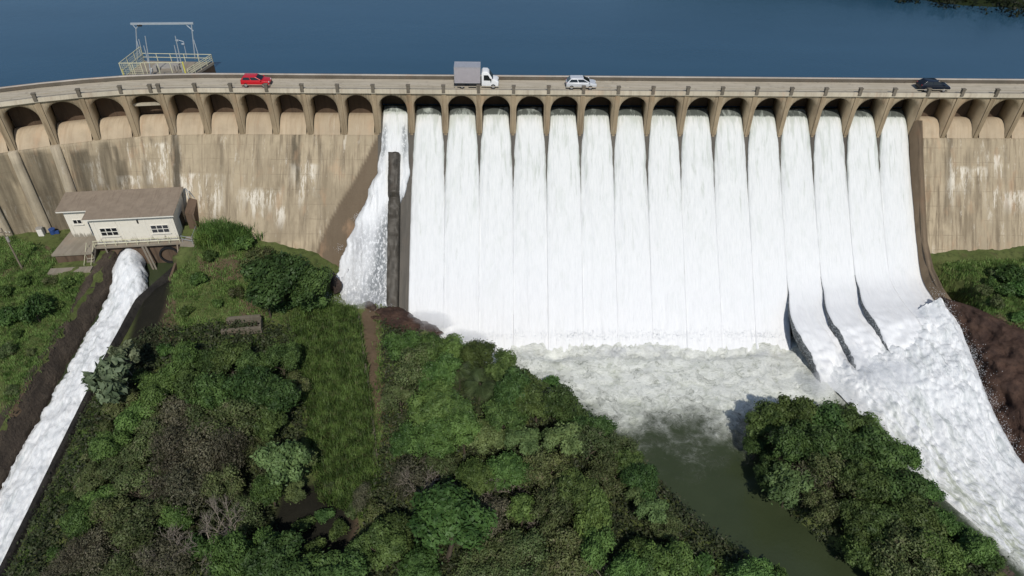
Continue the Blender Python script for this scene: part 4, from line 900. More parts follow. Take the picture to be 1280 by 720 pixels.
#rock('boulder', at_z(1236, 612, -25.3), (2.6, 1.6, .55), M['boulder'], 'dark boulder half covered by the rapids at the right', 'boulder', 17.0, -.5, 4)
rock('boulder', at_z(463, 383, -22.6), (.9, .6, .6), M['boulder'], 'small dark boulder in the foam below the broken fall', 'boulder', 21.0, -.5, 4)
# cliff along the rapids
top, bot = CLT, CLB
T_, _ = resample(np.array(top), 130); B_, _ = resample(np.array(bot), 130); V = np.zeros((130, 50, 3))
for i in range(130):
    for j in range(50):
        t = j/49; q = T_[i]*(1-t)+B_[i]*t; q = q+np.array([0, 0, 1.6*math.sin(math.pi*min(1, t*1.15))*.6 if t < .87 else 0])
        nzz = 1.3*fbm(q[0]*.30, q[1]*.30, q[2]*.35, 3)+.25*fbm(q[0]*1.2, q[1]*1.2, q[2]*1.2, 4)
        V[i, j] = q+np.array([-.55*nzz, -.35*nzz, .55*nzz])*min(1, t*6)
o = mesh_np('cliff', V.reshape(-1, 3), grid_faces(130, 50), M['redrock'], None, True); tag(o, 'red-brown rock cliff rising beside the rapids at right', 'cliff')

# ------------------------------------------------------------------ intake platform in the lake
ipx, ipy, iz = -50.4, 94.75, .32; it = empty('intake_platform', (ipx, ipy, iz), R(4)); tag(it, 'fenced concrete intake platform on the lake side of the dam road', 'platform')
fpz = [(-4.6, .25), (4.5, .25), (6.3, 5.9), (-3.9, 6.6)]
ds = MB(); ring(ds, fpz, -.35, [0]*4); ds.poly([(x, y, -.35) for x, y in fpz], [(3, 2, 1, 0)]); ds.build('deck', M['slab'], it)
sw = MB(); ring(sw, [(3.1, .6), (4.45, .3), (6.25, 5.85), (3.6, 6.1)], -6, [-.352]*4); sw.build('side_wall', M['gate'], it); sw = MB(); ring(sw, [(-4.3, .6), (-3.2, .6), (-2.6, 6.3), (-3.7, 6.4)], -6, [-.352]*4); sw.build('side_wall', M['arcade'], it)
def fence(pts, h, mid, mat, name='fence', n=3, mesh_=False):
    f = MB(); q = MB()
    for (x0, y0), (x1, y1) in zip(pts[:-1], pts[1:]):
        k = n
        for i in range(k+1):
            t = i/k; x, y = x0+(x1-x0)*t, y0+(y1-y0)*t; f.tube((x, y, 0), (x, y, h), .055, n=6)
        for z in mid: f.tube((x0, y0, z), (x1, y1, z), .045, n=6)
        if mesh_:
            L = math.hypot(x1-x0, y1-y0); m_ = int(L/.28)
            for i in range(1, m_):
                t = i/m_; q.tube((x0+(x1-x0)*t, y0+(y1-y0)*t, .1), (x0+(x1-x0)*t, y0+(y1-y0)*t, h-.05), .013, n=4)
            for z in np.arange(.3, h-.1, .28): q.tube((x0, y0, z), (x1, y1, z), .013, n=4)
    o = f.build(name, M[mat], it)
    if mesh_: q.build('wire_mesh', M['yellow'], o)
    return o
fence([(-4.55, .3), (4.0, .3)], 2.1, (.06, 2.1), 'yellow', 'fence', 5); fence([(-4.55, .3), (-3.85, 6.5)], 2.1, (.06, 1.0, 2.1), 'yellow', 'fence', 3, True)
fence([(-4.55, .28), (-1.7, .28)], 2.1, (.06, 2.1), 'yellow', 'fence', 2, True)
fence([(-3.85, 6.5), (6.2, 5.85)], 1.15, (.6, 1.15), 'yellow', 'guard_rail', 5); fence([(6.2, 5.85), (4.42, .35)], 1.15, (.35, .6, .9, 1.15), 'yellow', 'guard_rail', 4)
MB().tube((4.05, .3, 0), (4.05, .3, 2.2), .10, n=8).build('gate_post', M['brightyellow'], it); MB().tube((-4.5, .42, 0), (-4.5, .42, 1.2), .09, n=8).build('gate_post', M['brightyellow'], it)
eq = MB(); eq.box((-.9, 2.6, .4), (.5, .4, .8)).box((1.9, 3.0, .3), (.9, .5, .6)).tube((1.7, 2.6, 0), (1.7, 2.6, .9), .1).tube((2.1, 2.6, 0), (2.1, 2.6, .9), .1).box((0, 4.2, .12), (3.4, 1.8, .24)); eq.build('hoist_motor', M['greyplaster'], it, .03)
MB().box((-.8, 1.0, .8), (.35, .3, .45)).build('control_box', M['white'], it, .02)
def ends(bx_, by_, tx_, ty_, back=0.0):
    a = at_z(bx_, by_, iz); b = at_y(tx_, ty_, a[1]+back); return a, b
gl, glt = ends(172, 75, 170, 36); gr_, grt = ends(244, 74, 241, 36)
gt = empty('gantry', tuple(gl)); tag(gt, 'tall pale steel gantry frame standing on the intake platform', 'gantry'); G = lambda p_: tuple(np.asarray(p_)-gl)
zt = (glt[2]+grt[2])/2+.75; e0, e1 = np.array([glt[0]-.55, glt[1], zt]), np.array([grt[0]+.3, grt[1], zt]); MB().bar(G(e0), G(e1), .24, .26).build('beam', M['steel'], gt)
for a, b, s in ((gl, glt, 1), (gr_, grt, -1)):
    b2 = np.array([b[0], b[1], zt-.7 if s > 0 else zt]); MB().tube(G(a), G(b2), .10, .08, n=8).build('leg', M['steel'], gt)
    br = MB()
    if s > 0: br.tube(G(b2), G(b2+np.array([-.35, 0, .7])), .07, n=6).tube(G(b2), G(b2+np.array([.75, 0, .7])), .07, n=6)
    else: br.tube(G(b2-np.array([0, 0, 1.1])), G(b2+np.array([-1.05, 0, 0])), .07, n=6)
    br.build('brace', M['steel'], gt)
    MB().tube(G(a+np.array([.9*1, -.5, 0])), G(a*.35+b*.65), .06, n=6).build('stay', M['steel'], gt)
MB().box(G((e0[0]*.86+e1[0]*.14, e0[1], zt-.22)), (.6, .3, .22)).build('trolley', M['plastic'], gt, .02)
for (a0, b0, a1, b1, lb) in ((189.3, 96.5, 181.4, 45, 'tall steel mast rising from the front fence of the intake platform, left of its middle'), (180, 75, 173.4, 49, 'steel mast just right of the left gantry leg'), (185.4, 77, 179.6, 57, 'short steel mast behind the tall front one on the intake platform'),
                             (230.4, 96, 219, 45, 'tall steel mast beside the bright yellow gate post'), (222.6, 77, 217.8, 56.5, 'short steel mast left of the lamp mast')):
    a, b = ends(a0, b0, a1, b1); o = MB().tube((0, 0, 0), tuple(b-a), .085, .06, 8).box((0, 0, .04), (.3, .3, .08)).build('mast', M['steel']); o.location = tuple(a); tag(o, lb, 'mast', 'steel masts on the intake platform')
a, b = ends(233.6, 72, 229.4, 52); lm = empty('lamp_mast', tuple(a)); tag(lm, 'steel lamp mast with two small floodlights on the intake platform', 'lamp'); b = b-a
MB().tube((0, 0, 0), tuple(b), .07, .05, 8).build('pole', M['steel'], lm); c = b+np.array([-.85, 0, .25]); MB().tube(tuple(b), tuple(c), .04, n=6).build('arm', M['steel'], lm)
for q_ in (c, b-np.array([.1, 0, .25])): MB().box((q_[0], q_[1]-.1, q_[2]-.05), (.42, .25, .22)).build('floodlight', M['steel'], lm, .03)

# ------------------------------------------------------------------ vehicles (local x forward, y away from the camera)
def wheel(root, x, y, r, s):
    w_ = empty_part = MB().tube((0, -.11, 0), (0, .11, 0), r, n=20).build('wheel', M['tyre'], root, .02); w_.location = (x, y, r)
    MB().tube((0, s*.115, 0), (0, s*.02, 0), r*.62, n=16).build('rim', M['rim'], w_, .01); return w_
def car(label, cat, paint, L, Wd, lower, cabin, px, d_off, wr=.31, wb=(.75, 3.2), suv=False):
    u = np.interp(px, PXP, UP); pos = W(np.array(float(u)), d_off, .30); x, y, tx, ty = P_at(float(u))
    root = empty('car', tuple(pos), math.atan2(ty, tx)); tag(root, label, cat); hw = Wd/2
    def loft(prof, ws, name, mat, bev):
        n = len(prof); P = []
        for s in (-1, 1): P += [(a, s*w_, b) for (a, b), w_ in zip(prof, ws)]
        mb = MB().poly(P, [tuple(range(n)), tuple(range(2*n-1, n-1, -1))]+[(i, n+i, n+(i+1) % n, (i+1) % n) for i in range(n)])
        return mb.build(name, mat, root, bev, True, 2)
    sh = lambda P: [(a-L/2, b) for a, b in P]
    loft(sh(lower), [hw*(.96 if b < .35 else (1.0 if b < .75 else .95)) for a, b in lower], 'body', paint, .05)
    loft(sh(cabin), [hw*(.93 if b < 1.0 else .76) for a, b in cabin], 'roof', paint, .05)
    # windows: side panes a little proud of the cabin, front and rear screens
    (x0, z0), (x1, z1), (x2, z2), (x3, z3) = sh(cabin)[:4]
    def lerp(a, b, t): return a+(b-a)*t
    for s in (-1, 1):
        for (ta, tb) in ((.07, .47), (.52, .93)):
            P = []
            for t, h in ((ta, .14), (tb, .14), (tb, .84), (ta, .84)):
                xb, xt = lerp(x0, x3, t), lerp(x1, x2, t); xx = lerp(xb, xt, h); zz = lerp(z0, z1, h); wy = hw*lerp(.93, .76, h); P.append((xx, s*(wy+.012), zz))
            Q = [(a, b-s*.05, c) for a, b, c in P]
            MB().poly(P+Q, [(0, 1, 2, 3), (7, 6, 5, 4), (0, 4, 5, 1), (1, 5, 6, 2), (2, 6, 7, 3), (3, 7, 4, 0)]).build('window', M['glass'], root)
    for (xa, za, xb, zb, sg, nm) in ((x3, z3, x2, z2, 1, 'windscreen'), (x0, z0, x1, z1, -1, 'rear_window')):
        P = [];
        for h in (.10, .88):
            for s in (-1, 1): P.append((lerp(xa, xb, h)+sg*.02, s*hw*lerp(.93, .76, h)*.90, lerp(za, zb, h)+.012))
        P = [P[0], P[1], P[3], P[2]]; Q = [(a-sg*.05, b, c-.03) for a, b, c in P]
        MB().poly(P+Q, [(0, 1, 2, 3), (7, 6, 5, 4), (0, 4, 5, 1), (1, 5, 6, 2), (2, 6, 7, 3), (3, 7, 4, 0)]).build(nm, M['glass'], root)
    for xx in wb:
        for s in (-1, 1): wheel(root, xx-L/2, s*(hw-.10), wr, s)
    for s in (-1, 1):
        MB().box((L/2-.16, s*(hw-.28), .70), (.3, .34, .16)).build('headlight', M['lamp'], root, .03); MB().box((-L/2+.08, s*(hw-.2), .85), (.14, .2, .3)).build('tail_light', M['redlamp'], root, .02)
        MB().box((x3-.15, s*(hw+.08), z3+.08), (.18, .18, .13)).build('mirror', paint, root, .02)
    MB().box((L/2-.03, 0, .36), (.12, Wd*.86, .2)).build('bumper', M['plastic'], root, .03); MB().box((-L/2+.04, 0, .38), (.12, Wd*.86, .2)).build('bumper', M['plastic'], root, .03)
    return root
PXP = [int(q) for q in (46, 101, 152, 200, 246, 290, 334, 380, 424, 468, 513, 556, 600, 642, 686, 730, 772, 816, 858, 901, 943, 986, 1030, 1072, 1114, 1156, 1197, 1239)]; UP = [OFF+i for i in range(28)]
hatch = [(0, .28), (0, .88), (.12, .98), (2.75, .98), (3.70, .84), (3.85, .66), (3.85, .28)]
car('red hatchback driving along the dam road above the left arches', 'car', M['red_paint'], 3.85, 1.66, hatch, [(.05, .96), (.42, 1.46), (2.05, 1.46), (2.95, .95)], 318, -1.55, .30, (.66, 3.10))
car('silver hatchback on the dam road, right of the box truck', 'car', M['silver_paint'], 4.2, 1.72, [(0, .28), (0, .92), (.15, 1.0), (3.0, 1.0), (4.02, .84), (4.2, .66), (4.2, .28)], [(.06, .98), (.62, 1.52), (2.25, 1.54), (3.35, .97)], 728, -1.55, .31, (.74, 3.34))
car('black hatchback on the dam road near the right end of the falls', 'car', M['black_paint'], 4.2, 1.72, [(0, .28), (0, .90), (.12, .98), (3.0, .98), (4.05, .82), (4.2, .62), (4.2, .28)], [(.05, .96), (.70, 1.50), (2.2, 1.50), (3.30, .95)], 1168, -1.6, .31, (.74, 3.34))
u = np.interp(595, PXP, UP); pos = W(np.array(float(u)), -1.75, .30); x, y, tx, ty = P_at(float(u))
tk = empty('truck', tuple(pos), math.atan2(ty, tx)); tag(tk, 'white box truck with a grey cargo body driving on the dam road', 'truck')
cg = MB().box((-1.0, 0, 1.95), (3.55, 2.0, 2.2)).build('cargo_box', M['cargo'], tk, .03)
tm = MB()
for x_ in (-2.76, .76): 
    for s in (-1, 1): tm.box((x_, s*.99, 1.95), (.07, .06, 2.24))
for z_ in (.87, 3.05):
    for s in (-1, 1): tm.box((-1.0, s*.995, z_), (3.6, .05, .08))
tm.box((-1.0, 0, 3.06), (3.58, 2.03, .03)); tm.build('trim', M['cargo_trim'], cg)
MB().box((-1.0, -1.006, 1.95), (1.0, .02, 1.7)).build('side_door', M['cargo'], cg, .008)
MB().box((-.6, 0, .62), (4.6, .8, .22)).box((-1.9, -.85, .55), (1.0, .2, .35)).box((-.3, -.9, .5), (1.1, .15, .3)).box((-2.8, 0, .55), (.12, 1.9, .25)).build('chassis', M['plastic'], tk, .02)
cp_ = [(.95, .42), (.95, 2.18), (1.15, 2.38), (1.75, 2.36), (1.98, 2.18), (2.52, 1.32), (3.15, 1.12), (3.28, .85), (3.28, .38), (2.9, .38)]
n = len(cp_); ws = [.95 if b < 1.3 else .80 for a, b in cp_]; P = [(a, -w_, b) for (a, b), w_ in zip(cp_, ws)]+[(a, w_, b) for (a, b), w_ in zip(cp_, ws)]
MB().poly(P, [tuple(range(n)), tuple(range(2*n-1, n-1, -1))]+[(i, n+i, n+(i+1) % n, (i+1) % n) for i in range(n)]).build('cab', M['white_paint'], tk, .05, True)
for s in (-1, 1):
    P = [(1.25, s*.955, 1.25), (2.28, s*.955, 1.22), (1.86, s*.865, 1.92), (1.25, s*.865, 1.92)]; Q = [(a, b-s*.06, c) for a, b, c in P]
    MB().poly(P+Q, [(0, 1, 2, 3), (7, 6, 5, 4), (0, 4, 5, 1), (1, 5, 6, 2), (2, 6, 7, 3), (3, 7, 4, 0)]).build('window', M['glass'], tk)
    MB().box((3.2, s*.72, .92), (.2, .34, .22)).build('headlight', M['lamp'], tk, .03); MB().box((2.25, s*1.08, 1.35), (.12, .16, .36)).build('mirror', M['plastic'], tk, .02)
    wheel(tk, 2.55, s*.84, .34, s); wheel(tk, -1.75, s*.80, .34, s)
P = [(2.50, -.80, 1.36), (2.50, .80, 1.36), (2.02, .72, 2.14), (2.02, -.72, 2.14)]; P = [(a+.03, b, c+.02) for a, b, c in P]; Q = [(a-.07, b, c-.04) for a, b, c in P]
MB().poly(P+Q, [(0, 1, 2, 3), (7, 6, 5, 4), (0, 4, 5, 1), (1, 5, 6, 2), (2, 6, 7, 3), (3, 7, 4, 0)]).build('windscreen', M['glass'], tk)
MB().box((3.24, 0, .48), (.16, 1.86, .3)).build('bumper', M['plastic'], tk, .03)
#PART3
# ------------------------------------------------------------------ vegetation
def quads(Pc, Nn, size, asp=1.5):
    n = len(Pc); Nn = Nn/np.linalg.norm(Nn, axis=1)[:, None]; r = rng.normal(0, 1, (n, 3)); a = np.cross(Nn, r); a /= np.linalg.norm(a, axis=1)[:, None]+1e-9; b = np.cross(Nn, a)
    s = np.asarray(size)[:, None]; h = s*.5
    V = np.stack([Pc-a*h*asp, Pc+b*h*.72-a*h*.1+Nn*h*.18, Pc+a*h*asp, Pc-b*h*.72-a*h*.1+Nn*h*.18], 1).reshape(-1, 3)
    return V, np.arange(n*4).reshape(-1, 4)
def crown(name, mat, Rr, Hc, nc, nl, sz, flat=.8, spread=.62, cr=.42, top=.35):
    d = rng.normal(0, 1, (nc, 3)); d[:, 2] = np.abs(d[:, 2])*.9-top*.6; d /= np.linalg.norm(d, axis=1)[:, None]
    C = d*Rr*rng.uniform(spread*.55, spread*1.15, (nc, 1)); C[:, 2] *= flat; C[0] = (0, 0, Rr*.35*flat); cR = Rr*cr*rng.uniform(.6, 1.25, nc)
    ci = rng.choice(nc, nl, p=(cR**2)/np.sum(cR**2)); d2 = rng.normal(0, 1, (nl, 3)); d2[:, 2] += .35; d2 /= np.linalg.norm(d2, axis=1)[:, None]
    rr = cR[ci][:, None]*(1.05-.75*rng.random((nl, 1))**2.4); P = C[ci]+d2*rr*np.array([1, 1, .82])
    P += rng.normal(0, .085*Rr, (nl, 3))*(rng.random((nl, 1)) < .30)
    Nn = d2+rng.normal(0, .55, (nl, 3))+np.array([0, 0, .25]); P[:, 2] += Hc
    V, F = quads(P, Nn, sz*rng.uniform(.6, 1.35, nl)); return V, F, C+np.array([0, 0, Hc])
def limb(mb, a, b, r0, r1, k=4, wob=.12):
    pts = [Vector(a)]; a, b = Vector(a), Vector(b); L = (b-a).length
    for i in range(1, k+1): pts.append(a.lerp(b, i/k)+Vector(rng.normal(0, wob*L/k, 3))*(1 if i < k else 0))
    for i in range(k): mb.tube(pts[i], pts[i+1], r0+(r1-r0)*i/k, r0+(r1-r0)*(i+1)/k, 6, False)
    return pts
def make_tree(name, mat, Rr, Hc, nc, nl, sz, bark='bark', tr=.16, **kw):
    root = empty(name, (0, -500, 0)); V, F, C = crown(name, mat, Rr, Hc, nc, nl, sz, **kw)
    mesh_np('crown', V, F, M[mat], root)
    mb = MB(); fk = (rng.normal(0, .15), rng.normal(0, .15), Hc*.55); limb(mb, (0, 0, -.6), fk, tr, tr*.7, 3, .08)
    for c in C[:9]: limb(mb, fk, c, tr*.5, tr*.12, 3)
    mb.build('trunk', M[bark], root); root['Rr'] = Rr; root['Hc'] = Hc; return root
def branchy(mb, p, d, L, r, depth):
    q = p+d*L; mid = p.lerp(q, .5)+Vector(rng.normal(0, .07*L, 3)); mb.tube(p, mid, r, r*.8, 5, False); mb.tube(mid, q, r*.8, r*.62, 5, False)
    if depth == 0: return
    for _ in range(3 if depth > 1 else 2+int(rng.random() < .6)):
        nd = (d+Vector(rng.normal(0, .42, 3))+Vector((0, 0, .12))).normalized(); branchy(mb, mid.lerp(q, rng.uniform(.3, 1)), nd, L*rng.uniform(.55, .82), r*.58, depth-1)
def make_bare(Rr, Hc):
    root = empty('bare_tree', (0, -500, 0)); mb = MB(); tk_ = MB(); limb(tk_, (0, 0, -.6), (0, 0, Hc*.35), .12, .09, 3, .05); tk_.build('trunk', M['deadwood'], root)
    for k in range(5):
        a = 2*math.pi*k/5+rng.normal(0, .3); branchy(mb, Vector((0, 0, Hc*.33)), Vector((math.cos(a)*.65, math.sin(a)*.65, .85)).normalized(), Rr*.62, .062, 4)
    mb.build('crown', M['deadwood'], root); root['Rr'] = Rr; root['Hc'] = Hc; return root
def make_palm(Rr, Hc):
    root = empty('palm_tree', (0, -500, 0)); tk_ = MB(); limb(tk_, (0, 0, -.6), (0, 0, Hc), .16, .12, 4, .03); tk_.build('trunk', M['bark'], root); V, F = [], []
    for k in range(22):
        a = 2*math.pi*k/22*1.0+rng.normal(0, .2); el = rng.uniform(-.1, 1.2); L = Rr*rng.uniform(.85, 1.15); h = Vector((math.cos(a), math.sin(a), 0)); sd = Vector((-math.sin(a), math.cos(a), 0))
        def pt(t): return Vector((0, 0, Hc))+h*L*t*math.cos(el*.6)+Vector((0, 0, L*(math.sin(el)*t-(.55+.35*math.cos(el))*t*t)))
        for i in range(22):
            t = .12+.88*i/22; c = pt(t); tg = (pt(min(1, t+.03))-pt(t-.03)).normalized(); ll = Rr*.30*math.sin(math.pi*min(1, t*.9+.1))**.6
            for s in (-1, 1):
                e = c+sd*s*ll*.8+tg*ll*.5+Vector((0, 0, -ll*.45)); wv = tg*.024; b = len(V); V += [c-wv, c+wv, e+wv*.3, e-wv*.3]; F.append((b, b+1, b+2, b+3))
    mesh_np('crown', [tuple(v) for v in V], F, M['leaf_palm'], root); root['Rr'] = Rr; root['Hc'] = Hc; return root
PROTO = {
 'dark': [make_tree('tree', 'leaf_dark', 2.5, 3.6, n_, 8500, .21, cr=c_, spread=.75) for n_, c_ in ((14, .42), (22, .34), (30, .28))], 'green': [make_tree('tree', 'leaf_green', 2.4, 3.4, n_, 8000, .20, cr=c_, spread=.75) for n_, c_ in ((16, .40), (26, .30))],
 'light': [make_tree('tree', 'leaf_light', 2.2, 3.6, n_, 5200, .23, cr=.32, spread=.78) for n_ in (14, 20)], 'olive': [make_tree('tree', 'leaf_olive', 2.4, 2.7, n_, 6000, .17, cr=.34, spread=.85) for n_ in (22, 32)],
 'brown': [make_tree('tree', 'leaf_brown', 2.3, 2.4, n_, 4200, .145, 'deadwood', .10, cr=.40, spread=.9) for n_ in (24, 34)], 'pale': [make_tree('tree', 'leaf_pale', 1.8, 3.4, 13, 620, .46, 'deadwood', .08, cr=.30, spread=.85)],
 's_dark': [make_tree('shrub', 'leaf_dark', 1.4, 1.0, 12, 2400, .19, tr=.07)], 's_green': [make_tree('shrub', 'leaf_green', 1.3, .9, 11, 2000, .19, tr=.06), make_tree('shrub', 'leaf_green', 1.3, .9, 8, 1500, .24, tr=.06)], 's_olive': [make_tree('shrub', 'leaf_olive', 1.3, .8, 12, 1800, .16, tr=.05)],
 'bare': [make_bare(2.3, 3.0) for _ in range(3)], 'palm': [make_palm(2.6, 4.2)] }
USED = set()
LOOK = {'dark': 'dark green leafy tree', 'green': 'mid green leafy tree', 'light': 'bright light green tree', 'olive': 'olive green scrubby tree', 'brown': 'dry brown scrubby tree', 'pale': 'pale large-leaved tree', 's_dark': 'dark green shrub', 's_green': 'mid green shrub', 's_olive': 'olive green shrub', 'bare': 'leafless pale tree', 'palm': 'feathery green palm'}
CAT = {'bare': 'bare tree', 'palm': 'palm'}
ZONES = [
 ('on the left bank of the channel', 'shrubs on the left bank', [(47, 392, 21, 's_dark'), (12, 396, 17, 's_green'), (82, 352, 10, 's_green'), (28, 350, 11, 's_green'), (62, 350, 8, 's_olive'), (8, 440, 11, 's_olive'), (38, 440, 7, 's_olive'), (72, 383, 7, 's_green'), (14, 488, 8, 's_olive'), (5, 364, 10, 's_green'), (22, 418, 8, 's_green')]),
 ('on the slope below the powerhouse', 'trees and shrubs below the powerhouse', [(340, 340, 34, 'dark'), (372, 352, 28, 'dark'), (318, 325, 20, 's_olive'), (390, 374, 17, 's_dark'), (330, 368, 22, 'dark'), (365, 378, 18, 's_dark'), (305, 303, 13, 's_green'), (248, 348, 10, 's_green'), (296, 366, 11, 's_olive'), (232, 388, 10, 's_green'), (330, 318, 12, 's_olive'), (262, 318, 10, 's_green'), (270, 380, 9, 's_green'), (210, 440, 12, 's_green'), (232, 420, 9, 's_olive')]),
 ('beside the torrent', 'trees and shrubs beside the torrent', [(141, 466, 24, 'pale'), (163, 452, 18, 'pale'), (126, 482, 14, 's_dark'), (180, 472, 15, 's_dark'), (152, 500, 17, 'olive'), (134, 536, 11, 's_olive'), (172, 522, 18, 'green'), (116, 570, 11, 's_olive'), (132, 560, 18, 'green'), (106, 603, 12, 's_green'), (84, 628, 12, 's_dark'), (98, 655, 16, 'green'), (70, 690, 12, 's_green'), (118, 630, 18, 'green'), (114, 598, 16, 'olive'), (74, 714, 15, 'brown'), (100, 700, 18, 'brown'), (44, 722, 9, 's_olive'), (200, 497, 16, 'green')]),
 ('in the wood below the ruin', 'trees in the wood below the ruin', [(225, 447, 20, 'green'), (255, 452, 19, 'dark'), (285, 447, 21, 'dark'), (320, 452, 23, 'dark'), (347, 455, 21, 'dark'), (210, 480, 19, 'green'), (240, 487, 22, 'dark'), (275, 487, 24, 'dark'), (310, 492, 25, 'dark'), (345, 497, 23, 'dark'), (366, 482, 15, 'olive'), (195, 512, 17, 'olive'), (225, 522, 22, 'brown'), (260, 527, 24, 'olive'), (300, 530, 25, 'olive'), (335, 532, 21, 'dark'), (185, 552, 20, 'olive'), (215, 562, 24, 'brown'), (250, 570, 25, 'brown'), (290, 570, 25, 'brown'), (322, 560, 19, 'olive'), (345, 580, 27, 'light'), (374, 574, 19, 'light'), (372, 610, 14, 'light'), (338, 612, 21, 'green'), (332, 505, 15, 'bare'), (300, 478, 12, 'bare'), (262, 468, 12, 'bare')]),
 ('in the bottom left wood', 'trees in the bottom left wood', [(150, 580, 20, 'olive'), (172, 610, 24, 'olive'), (207, 600, 24, 'brown'), (242, 612, 25, 'brown'), (280, 612, 24, 'olive'), (140, 650, 22, 'olive'), (180, 656, 24, 'olive'), (215, 648, 21, 'green'), (122, 690, 22, 'brown'), (165, 702, 24, 'olive'), (205, 697, 22, 'brown'), (243, 692, 20, 's_dark'), (300, 704, 28, 'green'), (330, 686, 22, 'green'), (342, 722, 22, 'green'), (312, 640, 20, 'olive'), (256, 664, 27, 'bare'), (288, 658, 29, 'bare'), (216, 680, 24, 'bare'), (232, 590, 20, 'bare'), (205, 640, 18, 'bare'), (270, 585, 18, 'bare'), (165, 690, 16, 'bare')]),
 ('right of the reed bed', 'trees right of the reed bed', [(507, 432, 20, 'green'), (535, 442, 22, 'green'), (560, 437, 19, 'green'), (522, 467, 24, 'olive'), (552, 472, 24, 'green'), (502, 502, 18, 'olive'), (532, 512, 26, 'green'), (512, 547, 22, 'green'), (562, 512, 24, 'dark'), (545, 552, 24, 'green'), (580, 547, 24, 'green'), (598, 474, 26, 'palm'), (574, 462, 20, 'palm'), (622, 484, 22, 'palm')]),
 ('along the river bank', 'trees along the river bank', [(604, 442, 20, 'dark'), (630, 456, 22, 'dark'), (584, 442, 15, 'dark'), (656, 480, 18, 'dark'), (690, 478, 13, 's_green'), (642, 492, 24, 'dark'), (672, 507, 24, 'dark'), (702, 512, 21, 'dark'), (620, 522, 26, 'dark'), (722, 527, 20, 'dark'), (750, 542, 19, 'dark'), (700, 556, 21, 'light'), (650, 550, 22, 'light'), (606, 547, 19, 'light'), (735, 562, 22, 'olive'), (770, 566, 18, 'olive'), (800, 604, 20, 'dark'), (788, 582, 15, 'dark'), (760, 592, 22, 'olive'), (792, 624, 17, 'light'), (814, 646, 17, 'light'), (832, 664, 14, 'olive')]),
 ('in the lower middle wood', 'trees in the lower middle wood', [(522, 597, 20, 'brown'), (550, 592, 22, 'olive'), (592, 592, 24, 'green'), (640, 587, 24, 'green'), (680, 592, 22, 'olive'), (558, 662, 44, 'green'), (502, 662, 24, 'dark'), (480, 692, 22, 'dark'), (530, 704, 24, 'green'), (612, 652, 22, 'brown'), (622, 692, 26, 'olive'), (652, 642, 22, 'green'), (692, 642, 24, 'olive'), (720, 612, 24, 'dark'), (742, 642, 24, 'green'), (660, 692, 26, 'olive'), (702, 692, 26, 'olive'), (746, 692, 24, 'green'), (600, 717, 22, 'olive'), (470, 642, 15, 's_olive'), (456, 622, 12, 'brown'), (526, 606, 22, 'bare'), (582, 600, 18, 'bare'), (612, 602, 22, 'bare'), (640, 607, 16, 'bare'), (706, 622, 24, 'bare'), (718, 712, 21, 'bare'), (757, 716, 16, 'bare'), (540, 580, 14, 'bare'), (668, 655, 14, 'bare'), (612, 650, 16, 'bare'), (352, 700, 30, 'dark'), (388, 716, 30, 'dark'), (428, 722, 28, 'dark'), (448, 694, 20, 'dark'), (378, 655, 12, 's_dark'), (405, 642, 12, 's_dark'), (424, 668, 13, 's_dark'), (392, 684, 13, 's_dark'), (362, 676, 12, 's_dark'), (412, 612, 9, 's_olive'), (440, 640, 10, 's_olive')]),
 ('at the river edge below the wood', 'trees at the river edge', [(842, 712, 24, 'green'), (882, 706, 18, 's_green'), (936, 712, 22, 'green'), (908, 716, 16, 's_green'), (800, 692, 20, 'green'), (780, 717, 22, 'green'), (850, 686, 12, 's_dark'), (972, 722, 16, 's_green'), (815, 722, 20, 'dark')]),
 ('on the wooded island', 'trees on the wooded island', [(960, 534, 20, 'dark'), (990, 519, 23, 'dark'), (1025, 524, 24, 'dark'), (1055, 529, 20, 'dark'), (1085, 540, 18, 'green'), (946, 560, 15, 'dark'), (975, 562, 25, 'dark'), (1015, 562, 27, 'dark'), (1055, 562, 25, 'dark'), (1095, 567, 24, 'dark'), (1124, 578, 19, 'green'), (986, 608, 24, 'light'), (962, 592, 17, 'dark'), (1012, 602, 22, 'brown'), (1042, 602, 25, 'olive'), (1080, 602, 26, 'dark'), (1120, 612, 24, 'dark'), (1154, 612, 19, 'green'), (1030, 642, 22, 'olive'), (1066, 642, 25, 'dark'), (1105, 652, 26, 'dark'), (1145, 648, 24, 'dark'), (1178, 652, 20, 'green'), (1086, 690, 23, 'dark'), (1130, 692, 26, 'olive'), (1170, 692, 25, 'green'), (1212, 688, 21, 'green'), (1238, 702, 15, 's_green'), (1150, 724, 25, 'olive'), (1200, 724, 24, 'dark'), (1110, 722, 22, 'dark'), (1200, 668, 15, 's_green'), (1020, 600, 15, 'bare'), (1075, 620, 15, 'bare'), (1110, 640, 14, 'bare')]),
 ('on the grassy bank at the right edge', 'shrubs on the right bank', [(1262, 345, 17, 's_green'), (1275, 362, 15, 's_green'), (1202, 350, 9, 's_green'), (1230, 362, 11, 's_olive'), (1188, 344, 7, 's_green'), (1255, 365, 12, 's_green'), (1238, 352, 10, 's_green'), (1212, 345, 9, 's_green'), (1246, 380, 11, 's_olive'), (1274, 394, 11, 's_green'), (1215, 372, 8, 's_olive'), (1245, 345, 9, 's_olive')])]
